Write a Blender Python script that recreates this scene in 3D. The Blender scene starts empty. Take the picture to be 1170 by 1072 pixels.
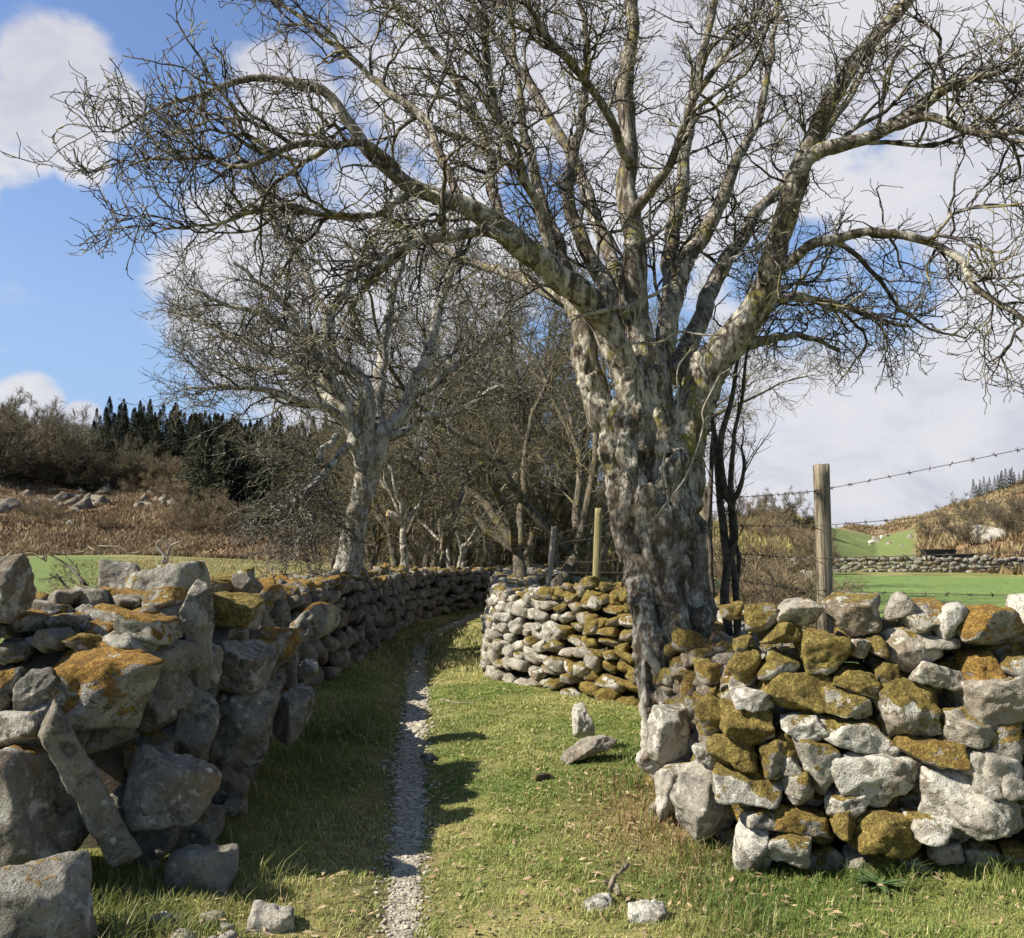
import bpy, bmesh, math, random
import numpy as np
from mathutils import Vector, Matrix, Euler
R = np.random.default_rng(7)
random.seed(7)
sc = bpy.context.scene
COL = sc.collection
# ------------------------------------------------------------------ camera
F = 1000.0; W0 = 1170.0; H0 = 1072.0; CZ = 1.6
PITCH = math.atan(84 / 1000.0)
cam = bpy.data.objects.new('camera', bpy.data.cameras.new('camera')); COL.objects.link(cam)
cam.data.sensor_fit = 'HORIZONTAL'; cam.data.sensor_width = 36; cam.data.lens = 36 * F / W0
cam.data.clip_start = 0.05; cam.data.clip_end = 4000
cam.location = (0, 0, CZ); cam.rotation_euler = (math.pi / 2 + PITCH, 0, 0)
sc.camera = cam
cp, sp = math.cos(PITCH), math.sin(PITCH)
def ray(px, py):
    a = (px - 585) / F; b = (536 - py) / F
    return np.array([a, cp - b * sp, sp + b * cp])
def at(px, py, Y):
    d = ray(px, py); t = Y / d[1]
    return np.array([d[0] * t, Y, CZ + d[2] * t])
# ------------------------------------------------------------------ noise
def _h(ix, iy, iz, s):
    h = (ix * 374761393 + iy * 668265263 + iz * 1274126177 + s * 974634777) & 0xffffffff
    h = ((h ^ (h >> 13)) * 1274126177) & 0xffffffff
    h = h ^ (h >> 16)
    return (h & 0xffff) / 32767.5 - 1.0
def vnoise(p, seed=0):
    p = np.asarray(p, dtype=np.float64)
    i = np.floor(p).astype(np.int64); f = p - i
    u = f * f * f * (f * (f * 6 - 15) + 10)
    x, y, z = i[..., 0], i[..., 1], i[..., 2]
    def L(a, b, t): return a + (b - a) * t
    c = [[[_h(x + a, y + b, z + d, seed) for d in (0, 1)] for b in (0, 1)] for a in (0, 1)]
    r = [[L(c[a][b][0], c[a][b][1], u[..., 2]) for b in (0, 1)] for a in (0, 1)]
    r = [L(r[a][0], r[a][1], u[..., 1]) for a in (0, 1)]
    return L(r[0], r[1], u[..., 0])
ROT = np.array(Euler((.7, .5, 1.1)).to_matrix())
def fbm(p, seed=0, o=4, g=0.5):
    p = np.asarray(p, dtype=np.float64) @ ROT; s = 0; a = 1.0; t = 0
    for k in range(o):
        s = s + a * vnoise(p + 17.3 * k, seed + k); t += a; a *= g; p = (p * 2.03) @ ROT
    return s / t
def sst(a, b, x):
    t = np.clip((x - a) / (b - a), 0, 1); return t * t * (3 - 2 * t)
# ------------------------------------------------------------------ mesh helpers
def mk(name, verts, faces, mat=None, parent=None, loc=None, smooth=True, attrs=None, rot=None):
    """faces: an (n,k) array or a list of such arrays"""
    me = bpy.data.meshes.new(name)
    fl = faces if isinstance(faces, list) else [faces]
    fl = [np.asarray(f, dtype=np.int32) for f in fl if len(f)]
    verts = np.asarray(verts, dtype=np.float32)
    me.vertices.add(len(verts)); me.vertices.foreach_set('co', verts.ravel())
    nl = sum(f.size for f in fl); npoly = sum(len(f) for f in fl)
    me.loops.add(nl); me.polygons.add(npoly)
    me.loops.foreach_set('vertex_index', np.concatenate([f.ravel() for f in fl]))
    st = []; o = 0
    for f in fl:
        st.append(o + np.arange(len(f), dtype=np.int32) * f.shape[1]); o += f.size
    me.polygons.foreach_set('loop_start', np.concatenate(st).astype(np.int32))
    me.polygons.foreach_set('use_smooth', np.full(npoly, smooth))
    me.update(calc_edges=True)
    if attrs:
        for k, v in attrs.items():
            a = me.color_attributes.new(k, 'FLOAT_COLOR', 'POINT')
            v = np.asarray(v, dtype=np.float32)
            if v.ndim == 1: v = np.tile(v, (len(verts), 1))
            if v.shape[1] == 3: v = np.hstack([v, np.ones((len(v), 1), np.float32)])
            a.data.foreach_set('color', v.ravel())
    ob = bpy.data.objects.new(name, me); COL.objects.link(ob)
    if mat: me.materials.append(mat)
    if parent is not None: ob.parent = parent
    if loc is not None: ob.location = loc
    if rot is not None: ob.rotation_euler = rot
    return ob
def tag(o, label=None, cat=None, group=None, kind=None):
    if label: o['label'] = label
    if cat: o['category'] = cat
    if group: o['group'] = group
    if kind: o['kind'] = kind
    return o
def empty(name, loc, label=None, cat=None, group=None, rz=0):
    o = bpy.data.objects.new(name, None); COL.objects.link(o); o.location = loc; o.rotation_euler = (0, 0, rz)
    o.empty_display_size = 0.1
    return tag(o, label, cat, group)
def copy_tree(o, loc, rz=0, s=1.0, parent=None):
    c = o.copy(); COL.objects.link(c)
    if parent is None:
        c.location = loc; c.rotation_euler = (0, 0, rz); c.scale = (s, s, s) if not hasattr(s, '__len__') else s
    else: c.parent = parent
    for ch in list(o.children): copy_tree(ch, None, parent=c)
    return c
def norm(v): return v / np.maximum(np.linalg.norm(v, axis=-1, keepdims=True), 1e-9)
# ------------------------------------------------------------------ materials
def mat(name):
    m = bpy.data.materials.new(name); m.use_nodes = True
    nt = m.node_tree; nt.nodes.clear()
    out = nt.nodes.new('ShaderNodeOutputMaterial'); b = nt.nodes.new('ShaderNodeBsdfPrincipled')
    nt.links.new(b.outputs[0], out.inputs[0]); b.inputs['Roughness'].default_value = 0.9
    b.inputs['Specular IOR Level'].default_value = 0.25
    return m, nt, b
class N:
    def __init__(s, nt): s.nt = nt
    def link(s, a, b): s.nt.links.new(a, b)
    def _in(s, n, i, v):
        if v is None: return
        if isinstance(v, bpy.types.NodeSocket): s.link(v, n.inputs[i])
        elif hasattr(v, '__len__') and n.inputs[i].type == 'RGBA' and len(v) == 3: n.inputs[i].default_value = (*v, 1)
        else: n.inputs[i].default_value = v
    def pos(s): return s.nt.nodes.new('ShaderNodeNewGeometry').outputs['Position']
    def nrm(s): return s.nt.nodes.new('ShaderNodeNewGeometry').outputs['Normal']
    def objc(s): return s.nt.nodes.new('ShaderNodeTexCoord').outputs['Object']
    def attr(s, name):
        n = s.nt.nodes.new('ShaderNodeAttribute'); n.attribute_name = name; return n.outputs['Color']
    def attr_a(s, name):
        n = s.nt.nodes.new('ShaderNodeAttribute'); n.attribute_name = name; return n.outputs['Alpha']
    def sep(s, v):
        n = s.nt.nodes.new('ShaderNodeSeparateXYZ'); s._in(n, 0, v); return n.outputs
    def mapv(s, v, sc=(1, 1, 1), loc=(0, 0, 0)):
        n = s.nt.nodes.new('ShaderNodeMapping'); s._in(n, 0, v); n.inputs['Scale'].default_value = sc; n.inputs['Location'].default_value = loc
        return n.outputs[0]
    def noise(s, v, scale, detail=4, rough=0.55, dist=0):
        n = s.nt.nodes.new('ShaderNodeTexNoise'); s._in(n, 'Vector', v); n.inputs['Scale'].default_value = scale
        n.inputs['Detail'].default_value = detail; n.inputs['Roughness'].default_value = rough; n.inputs['Distortion'].default_value = dist
        return n.outputs[0]
    def voro(s, v, scale, feat='F1', out=0):
        n = s.nt.nodes.new('ShaderNodeTexVoronoi'); n.feature = feat; s._in(n, 'Vector', v); n.inputs['Scale'].default_value = scale
        return n.outputs[out]
    def ramp(s, f, a, b, lo=0.0, hi=1.0):
        n = s.nt.nodes.new('ShaderNodeMapRange'); n.interpolation_type = 'SMOOTHSTEP'; s._in(n, 0, f)
        s._in(n, 1, a); s._in(n, 2, b); n.inputs[3].default_value = lo; n.inputs[4].default_value = hi
        return n.outputs[0]
    def mix(s, f, a, b, mode='MIX'):
        n = s.nt.nodes.new('ShaderNodeMix'); n.data_type = 'RGBA'; n.blend_type = mode
        s._in(n, 0, f)
        for i, v in ((6, a), (7, b)):
            if isinstance(v, bpy.types.NodeSocket): s.link(v, n.inputs[i])
            else: n.inputs[i].default_value = (*v, 1) if len(v) == 3 else v
        return n.outputs[2]
    def m(s, op, a, b=None, c=None):
        n = s.nt.nodes.new('ShaderNodeMath'); n.operation = op
        for i, v in enumerate((a, b, c)): s._in(n, i, v)
        return n.outputs[0]
    def vm(s, op, a, b=None):
        n = s.nt.nodes.new('ShaderNodeVectorMath'); n.operation = op; s._in(n, 0, a); s._in(n, 1, b)
        return n.outputs['Value'] if op in ('DOT_PRODUCT', 'LENGTH', 'DISTANCE') else n.outputs[0]
    def bump(s, h, strength, dist, b):
        n = s.nt.nodes.new('ShaderNodeBump'); n.inputs['Strength'].default_value = strength; n.inputs['Distance'].default_value = dist
        s._in(n, 'Height', h); s.link(n.outputs[0], b.inputs['Normal'])
def rock_material():
    m, nt, b = mat('stone'); n = N(nt)
    p = n.pos(); rk = n.sep(n.attr('rk')); moss, white, tone = rk[0], rk[1], rk[2]
    big = n.noise(p, 3.1, 5, 0.6); fine = n.noise(p, 22, 6, 0.7); grain = n.noise(p, 120, 3, 0.6)
    base = n.mix(n.ramp(big, 0.3, 0.7), (0.22, 0.20, 0.165), (0.40, 0.365, 0.30))
    base = n.mix(n.ramp(n.noise(p, 1.3, 2), 0.45, 0.65), base, (0.24, 0.19, 0.135))
    base = n.mix(n.ramp(fine, 0.5, 0.72), base, (0.52, 0.48, 0.41))
    # dark algae streaks
    base = n.mix(n.m('MULTIPLY', n.ramp(n.noise(p, 7, 5, 0.7, 1.0), 0.52, 0.68), 0.75), base, (0.055, 0.05, 0.042))
    # white crust lichen, amount by stone
    wl = n.noise(p, 9, 5, 0.62, 0.6)
    thr = n.m('SUBTRACT', 0.70, n.m('MULTIPLY', white, 0.28))
    wm = n.ramp(wl, thr, n.m('ADD', thr, 0.06))
    base = n.mix(wm, base, n.mix(fine, (0.33, 0.31, 0.26), (0.70, 0.665, 0.575)))
    spot = n.ramp(n.voro(p, 13), 0.22, 0.15)
    spot = n.m('MULTIPLY', spot, n.ramp(n.noise(p, 4.7, 1), 0.52, 0.6))
    base = n.mix(spot, base, (0.60, 0.58, 0.50))
    dk = n.ramp(n.noise(p, 48, 4, 0.75), 0.56, 0.66)
    base = n.mix(n.m('MULTIPLY', dk, 0.75), base, (0.07, 0.065, 0.055))
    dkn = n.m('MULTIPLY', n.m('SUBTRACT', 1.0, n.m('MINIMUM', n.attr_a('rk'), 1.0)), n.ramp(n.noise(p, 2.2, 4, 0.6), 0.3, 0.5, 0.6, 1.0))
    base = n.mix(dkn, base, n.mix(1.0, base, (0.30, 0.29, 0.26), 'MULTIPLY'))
    # moss on top faces
    nz = n.sep(n.nrm())[2]
    mn = n.noise(p, 5.5, 5, 0.65, 0.4)
    s = n.m('ADD', n.m('MULTIPLY', nz, 0.36), n.m('MULTIPLY', n.m('SUBTRACT', n.m('MULTIPLY', mn, 1.0), -0.0), 1.9)); s = n.m('ADD', s, -0.27); s = n.m('ADD', s, n.m('MULTIPLY', n.noise(p, 38, 3, .7), .3)); s = n.m('ADD', s, -0.15)
    s = n.m('ADD', s, n.m('MULTIPLY', moss, 0.88))
    mm = n.ramp(s, 1.22, 1.30)
    mf = n.noise(p, 75, 4, 0.75)
    mf = n.ramp(n.m('ADD', n.m('MULTIPLY', mf, .6), n.m('MULTIPLY', n.noise(p, 24, 4, .7), .4)), .36, .64)
    olive = n.mix(mf, (0.11, 0.08, 0.024), (0.53, 0.425, 0.125))
    orange = n.mix(mf, (0.20, 0.095, 0.025), (0.66, 0.38, 0.09))
    mc = n.mix(tone, olive, orange)
    mc = n.mix(n.m('MULTIPLY', n.ramp(n.noise(p, 11, 3), 0.45, 0.7), 0.6), mc, (0.13, 0.085, 0.025))
    mc = n.mix(n.ramp(n.noise(p, 33, 3, 0.7), 0.62, 0.7), mc, (0.42, 0.38, 0.13))
    col = n.mix(mm, base, mc)
    n.link(col, b.inputs['Base Color'])
    hr = n.m('ADD', n.m('MULTIPLY', fine, 0.75), n.m('MULTIPLY', grain, 0.35))
    hr = n.m('ADD', hr, n.m('MULTIPLY', n.noise(p, 9, 5, 0.7, 0.8), 0.8))
    hm = n.m('ADD', n.m('MULTIPLY', n.noise(p, 190, 3, 0.8), 0.35), n.m('MULTIPLY', mf, 0.9))
    h = n.m('ADD', n.m('MULTIPLY', hr, n.m('SUBTRACT', 1.0, n.m('MULTIPLY', mm, 0.7))), n.m('MULTIPLY', n.m('ADD', hm, 0.4), mm))
    n.bump(h, 0.85, 0.03, b)
    return m
def bark_material(name='bark', pale=(0.66, 0.61, 0.50), dark=(0.085, 0.062, 0.042), thr=0.485, moss=0.5, sc_=1.0, mossc=(0.30, 0.25, 0.06)):
    m, nt, b = mat(name); n = N(nt); p = n.pos()
    st = n.mapv(p, (1, 1, 0.33))
    l = n.noise(st, 11 * sc_, 7, 0.72, 0.9); f = n.noise(st, 55 * sc_, 5, 0.75)
    w = n.m('ADD', n.m('MULTIPLY', l, 0.7), n.m('MULTIPLY', f, 0.3))
    c = n.mix(n.ramp(w, thr - 0.05, thr + 0.10), dark, pale)
    c = n.mix(n.ramp(n.noise(p, 4 * sc_, 4, 0.6), 0.5, 0.64), c, n.mix(0.65, c, (0.22, 0.17, 0.12)))
    ring = n.noise(n.mapv(p, (5, 5, 60)), 1.0 * sc_, 3, 0.6, 0.3)
    c = n.mix(n.m('MULTIPLY', n.ramp(ring, 0.56, 0.66), 0.45), c, (0.16, 0.125, 0.09))
    mo = n.m('MULTIPLY', n.ramp(n.noise(p, 2.6, 5, 0.7), 0.60 - 0.05 * moss, 0.68 - 0.05 * moss), moss)
    c = n.mix(mo, c, n.mix(f, (0.10, 0.085, 0.02), mossc))
    if name == 'bark':   # younger wood high in the crown is darker, with yellow-green lichen
        zz = n.sep(p)[2]; hi = n.m('MULTIPLY', n.ramp(zz, 2.8, 4.4), n.ramp(n.noise(p, 8, 5, .65), 0.36, 0.56))
        c = n.mix(n.m('MULTIPLY', hi, 0.5), c, (0.075, 0.062, 0.05))
        c = n.mix(n.m('MULTIPLY', n.ramp(n.noise(p, 6.5, 5, .7), 0.57, 0.63), n.ramp(zz, 1.6, 2.4)), c, n.mix(f, (0.14, 0.12, 0.03), (0.42, 0.37, 0.12)))
    if name == 'bark':   # brown peeling bark towards the foot of the old tree
        z = n.sep(p)[2]; lo = n.m('MULTIPLY', n.ramp(z, 2.6, 0.8), n.ramp(n.noise(p, 4.4, 5, .65, .8), 0.47, 0.56))
        c = n.mix(n.m('MULTIPLY', lo, 0.8), c, n.mix(f, (0.075, 0.05, 0.032), (0.20, 0.145, 0.095)))
    n.link(c, b.inputs['Base Color'])
    h = n.m('ADD', n.m('MULTIPLY', l, 0.8), n.m('MULTIPLY', f, 0.45))
    n.bump(h, 1.0, 0.045 / sc_, b)
    return m
def twig_material(name, a, c2, mossy=0.0, sc_=1.0, r0=0.38, r1=0.62):
    m, nt, b = mat(name); n = N(nt); p = n.pos()
    c = n.mix(n.ramp(n.noise(p, 14 * sc_, 3, 0.6), r0, r1), a, c2)
    if mossy: c = n.mix(n.m('MULTIPLY', n.ramp(n.noise(p, 3.2, 3, 0.6), 0.56, 0.64), mossy), c, (0.28, 0.24, 0.08))
    n.link(c, b.inputs['Base Color']); b.inputs['Roughness'].default_value = 0.75
    return m
def plain(name, a, c2, scale=10, rough=0.85, bump=0.0, bd=0.01, mapping=(1, 1, 1)):
    m, nt, b = mat(name); n = N(nt); p = n.mapv(n.pos(), mapping)
    f = n.noise(p, scale, 5, 0.65)
    n.link(n.mix(n.ramp(f, 0.3, 0.7), a, c2), b.inputs['Base Color']); b.inputs['Roughness'].default_value = rough
    if bump: n.bump(f, bump, bd, b)
    return m
def ground_material():
    m, nt, b = mat('turf_and_heath'); n = N(nt); p = n.pos()
    a = n.attr('col')
    big = n.noise(p, 0.7, 4, 0.6); md = n.noise(p, 6, 5, 0.65); fn = n.noise(p, 60, 4, 0.7)
    c = n.mix(n.ramp(md, 0.35, 0.68), n.mix(1.0, a, (0.72, 0.72, 0.7), 'MULTIPLY'), n.mix(1.0, a, (1.28, 1.22, 1.15), 'MULTIPLY'))
    c = n.mix(n.m('MULTIPLY', n.ramp(fn, 0.42, 0.68), 0.5), c, n.mix(1.0, a, (0.42, 0.44, 0.4), 'MULTIPLY'))
    c = n.mix(n.m('MULTIPLY', n.ramp(big, 0.35, 0.7), 0.35), c, n.mix(1.0, c, (1.35, 1.15, 0.9), 'MULTIPLY'))
    n.link(c, b.inputs['Base Color'])
    n.bump(n.m('ADD', fn, n.m('MULTIPLY', md, 1.2)), 0.8, 0.03, b)
    return m
def blade_material():
    m, nt, b = mat('grass_blade'); n = N(nt); a = n.attr('col')
    n.link(a, b.inputs['Base Color']); b.inputs['Roughness'].default_value = 0.6
    b.inputs['Subsurface Weight'].default_value = 0
    tr = nt.nodes.new('ShaderNodeBsdfTranslucent'); n.link(a, tr.inputs[0])
    mx = nt.nodes.new('ShaderNodeMixShader'); mx.inputs[0].default_value = 0.25
    out = [x for x in nt.nodes if x.type == 'OUTPUT_MATERIAL'][0]
    n.link(b.outputs[0], mx.inputs[1]); n.link(tr.outputs[0], mx.inputs[2]); n.link(mx.outputs[0], out.inputs[0])
    return m
M_rock = rock_material()
M_bark = bark_material()
M_bark2 = bark_material('pale_bark', (0.60, 0.565, 0.48), (0.10, 0.08, 0.06), 0.455, 0.4)
M_barkd = bark_material('dark_bark', (0.26, 0.23, 0.17), (0.06, 0.05, 0.035), 0.50, 0.8)
M_twig = twig_material('twig', (0.045, 0.038, 0.032), (0.35, 0.31, 0.255), 0.6, 1, .45, .66)
M_twig2 = twig_material('grey_twig', (0.045, 0.04, 0.033), (0.36, 0.325, 0.27), 0.4, 1, .45, .66)
M_twigo = twig_material('olive_twig', (0.06, 0.05, 0.033), (0.20, 0.175, 0.11), 0.6)
M_twigb = twig_material('brown_twig', (0.10, 0.085, 0.055), (0.22, 0.185, 0.12), 0, 0.2)
M_twigt = twig_material('tan_twig', (0.20, 0.15, 0.09), (0.27, 0.21, 0.13), 0, 0.2)
M_twigd = twig_material('dark_twig', (0.04, 0.034, 0.028), (0.13, 0.11, 0.085), 0)
M_ground = ground_material()
M_blade = blade_material()
M_post = plain('weathered_wood', (0.085, 0.065, 0.042), (0.40, 0.34, 0.24), 26, 0.95, 1.0, 0.02, (3, 3, 0.16))
M_postp = plain('treated_wood', (0.20, 0.17, 0.08), (0.34, 0.29, 0.15), 14, 0.9, 0.5, 0.008, (3, 3, 0.3))
M_wire = plain('rusty_wire', (0.05, 0.035, 0.028), (0.10, 0.075, 0.06), 30, 0.7)
M_gravel = plain('gravel_stone', (0.22, 0.19, 0.145), (0.52, 0.47, 0.38), 25, 0.9, 0.4, 0.005)
M_needle = plain('conifer_needles', (0.024, 0.031, 0.018), (0.066, 0.074, 0.042), 0.6, 0.8)
M_dead = plain('dead_wood', (0.20, 0.17, 0.13), (0.42, 0.38, 0.32), 12, 0.9, 0.6, 0.01)
M_cut = plain('cut_wood', (0.55, 0.33, 0.15), (0.66, 0.42, 0.20), 20, 0.8)
M_root = plain('brown_moss_root', (0.10, 0.06, 0.03), (0.30, 0.20, 0.10), 28, 0.95, 0.9, 0.03)
M_leaf = plain('dark_leaf', (0.045, 0.075, 0.025), (0.10, 0.15, 0.05), 20, 0.75)
M_black = plain('black_plastic', (0.012, 0.012, 0.012), (0.03, 0.03, 0.03), 5, 0.6)
M_wool = plain('wool', (0.60, 0.57, 0.50), (0.74, 0.72, 0.66), 12, 0.95)
# ------------------------------------------------------------------ terrain
def azcol(x, y):
    az = np.arctan2(x, y)
    return 585 + 1000 * np.tan(np.clip(az, -1.25, 1.25))
TC = [-2400, -600, 0, 150, 300, 450, 600, 700, 830, 870, 900, 950, 1000, 1050, 1110, 1170, 1800, 3500]
TF = [50, 55, 66, 66, 58, 52, 50, 50, 50, 50, 50, 60, 75, 66, 56, 54, 50, 50]
TR = [160, 150, 128, 128, 118, 110, 110, 110, 100, 95, 95, 110, 150, 165, 180, 190, 200, 220]
TH = [26, 24, 13.5, 12.5, 7.5, 5.5, 4.2, 3.4, 4.0, 4.9, 4.6, 3.5, 4.0, 6.0, 9.4, 12.6, 28, 30]
TZ = [0.6, 0.8, 0.75, 0.8, 0.6, 0.4, 0.2, 0.1, 0.05, 0.05, 0.05, 0.05, 0.1, 0.1, 0.1, 0.1, 0.1, 0.1]
def ground(x, y):
    x = np.asarray(x, float); y = np.asarray(y, float)
    D = np.hypot(x, y); c = azcol(x, y)
    Ft = np.interp(c, TC, TF); Rt = np.interp(c, TC, TR); Ht = np.interp(c, TC, TH); Z = np.interp(c, TC, TZ)
    front = sst(-0.35, 0.1, y / np.maximum(D, 1e-3))
    z = Z * sst(16, 66, D)
    t = np.clip((D - Ft) / (Rt - Ft), 0, 1.35)
    hill = (Ht - Z) * (t * 1.25 - 0.25 * t * t * np.clip(2 - t, 0, 1))
    hill = (Ht - Z) * np.where(t < 1, t ** 0.9, 1 - 0.35 * (t - 1))
    hill = hill * np.where(D > Rt * 1.35, np.clip(1 - (D - Rt * 1.35) / 400, 0.2, 1), 1)
    P = np.stack([x, y, np.zeros_like(x)], -1)
    rough = sst(0, 0.35, t)
    z = z + hill * front + rough * (1.3 * fbm(P / 16.0, 3, 4) * np.clip(Ht / 7, .3, 1.2) + 0.35 * fbm(P / 3.5, 9, 3))
    # near undulation
    near = np.clip(1 - D / 40, 0, 1)
    z = z + near * (0.045 * vnoise(P / 1.7 + 5, 21) + 0.012 * vnoise(P / 0.35, 22))
    # banks at the walls: right verge rises, left verge rises a little
    z = z + 0.14 * sst(1.2, 3.0, x) * (1 - sst(7, 11, D)) + 0.07 * sst(-1.2, -2.2, x) * (1 - sst(20, 28, D))
    # worn path
    pc = pathx(y); z = z - 0.05 * np.exp(-((x - pc) / 0.22) ** 2) * (1 - sst(18, 22, D)) * (y > 0)
    return z
PY = [-8, 0, 2.5, 3.5, 4.5, 5.7, 7.3, 8.9, 11, 13.3, 15.5, 17.8, 20, 22, 25]
PX = [-.3, -.36, -.40, -.43, -.53, -.645, -.82, -.95, -1.18, -1.38, -1.40, -1.15, -.75, .1, 2.0]
def pathx(y): return np.interp(y, PY, PX)
def gz(x, y): return float(ground(np.array([x]), np.array([y]))[0])
ang = np.concatenate([np.linspace(-36, 36, 520), np.linspace(36, 324, 220)[1:-1]]) * math.pi / 180
rad = np.concatenate([[0.02], np.geomspace(0.6, 30, 330), np.geomspace(30, 330, 300)[1:], np.geomspace(330, 2500, 24)[1:]])
A, D_ = np.meshgrid(ang, rad, indexing='ij')
X = D_ * np.sin(A); Y = D_ * np.cos(A); Z = ground(X, Y)
C = azcol(X, Y); PP = np.stack([X, Y, np.zeros_like(X)], -1)
n1 = fbm(PP / 0.9, 31, 4); n2 = fbm(PP / 9, 37, 4); n3 = fbm(PP / 3, 41, 4)
def lerp(a, b, t): return a + (b - a) * t[..., None]
V3 = lambda *c: np.broadcast_to(np.array(c), X.shape + (3,))
turfA = V3(0.19, 0.22, 0.06); turfB = V3(0.34, 0.32, 0.13)
col = lerp(turfA, turfB, sst(-0.25, 0.45, n1 + 0.5 * n3))
fr0 = (Y > 0)
bare = np.exp(-(((X - 0.75) / 0.45) ** 2 + ((Y - 5.3) / 1.1) ** 2)) + 0.7 * np.exp(-(((X + 0.95) / 0.3) ** 2 + ((Y - 5.5) / 2.5) ** 2))
col = lerp(col, V3(0.24, 0.17, 0.09), np.clip(bare * (0.7 + n1), 0, 0.75))
mud = fr0 * np.exp(-((X - pathx(Y) + .05) / .27) ** 2) * (D_ < 22)
col = lerp(col, V3(0.20, 0.155, 0.095), np.clip(mud * (.75 + 1.2 * n1), 0, .85))
# fields
green = V3(0.165, 0.26, 0.072)
fr = (Y > 0)
m_ = fr * (C > 780) * sst(7, 9, D_) * (1 - sst(44, 45.5, D_))
col = lerp(col, lerp(green, V3(0.20, 0.28, 0.09), sst(-.4, .4, n2)), m_)
edge = 135 + 20 * n2
m_ = fr * sst(edge + 12, edge - 12, C + 4.5 * (D_ - 25).clip(-40, 40)) * sst(6, 8, D_)
col = lerp(col, V3(0.20, 0.21, 0.075), fr * sst(640, 600, C) * (X < -3) * sst(8, 10, D_))
col = lerp(col, lerp(V3(0.22, 0.215, 0.08), V3(0.31, 0.27, 0.13), sst(-.1, .5, n3)), fr * (C < 560) * sst(9, 14, D_) * (X < -2.8))
gl = fr * sst(165, 110, C + 12 * n2) * sst(7, 10, D_) * (1 - sst(58, 64, D_ - 0.0 * C))
col = lerp(col, V3(0.16, 0.225, 0.07), gl)
Ft = np.interp(C, TC, TF); Rt = np.interp(C, TC, TR); T_ = (D_ - Ft) / (Rt - Ft)
br = lerp(V3(0.19, 0.115, 0.06), V3(0.30, 0.225, 0.13), sst(-.35, .4, n3 + .4 * n2))
br = lerp(br, V3(0.085, 0.06, 0.04), sst(.15, .5, fbm(PP / 5, 77, 4)))
hm = sst(-0.05, 0.02, T_)
col = lerp(col, br, hm)
col = lerp(col, V3(0.17, 0.15, 0.07), hm * sst(560, 620, C) * (1 - sst(930, 960, C)) * 0.7)
# straw and grass on the right hill, second green field below it
col = lerp(col, V3(0.25, 0.215, 0.11), hm * (C > 930) * sst(-.1, .3, n2 + .5 * n3) * 0.8)
f2 = fr * sst(938, 950, C) * (1 - sst(1035, 1052, C + 10 * n3)) * sst(56, 62, D_) * (1 - sst(108, 122, D_))
col = lerp(col, V3(0.165, 0.215, 0.07), f2)
col = lerp(col, V3(0.27, 0.16, 0.085), fr * sst(1085, 1120, C) * sst(50, 55, D_) * (1 - sst(78, 90, D_)) * .8)
na, nr = X.shape
idx = np.arange(na * nr).reshape(na, nr)
a2 = np.roll(idx, -1, axis=0)
q = np.stack([idx[:, :-1], idx[:, 1:], a2[:, 1:], a2[:, :-1]], -1).reshape(-1, 4)[:, ::-1]
g = mk('ground', np.stack([X, Y, Z], -1).reshape(-1, 3), q, M_ground, attrs={'col': col.reshape(-1, 3)})
tag(g, 'turf lane floor, pasture fields and bracken hillsides', 'ground', kind='structure')
# ------------------------------------------------------------------ gravel path
ys = np.linspace(1.2, 23, 700)
def pw(y): return np.interp(y, [1, 4, 5.5, 7, 9, 14, 18, 23], [.095, .085, .105, .11, .105, .13, .2, .24])
px_ = pathx(ys); rows = []
ks = np.linspace(-1, 1, 7)
for k in ks:
    w = pw(ys) * (1 + 0.25 * vnoise(np.stack([ys * .9, 0 * ys + 3, 0 * ys], -1), 6) + 0.5 * vnoise(np.stack([ys * 4.7, 0 * ys + k * 9, 0 * ys], -1), 5) * abs(k))
    xx = px_ + k * w; rows.append(np.stack([xx, ys, ground(xx, ys) + 0.006 - 0.012 * (abs(k) == 1)], -1))
V = np.stack(rows, 1); n_, k_ = V.shape[:2]
ii = np.arange(n_ * k_).reshape(n_, k_)
q = np.stack([ii[:-1, :-1], ii[:-1, 1:], ii[1:, 1:], ii[1:, :-1]], -1).reshape(-1, 4)
M_path = plain('path_grit', (0.22, 0.185, 0.135), (0.46, 0.41, 0.33), 45, 0.95, 0.9, 0.02)
tag(mk('path', V.reshape(-1, 3), q, M_path), 'thin trodden strip of grey grit down the lane', 'path', kind='structure')
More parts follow.
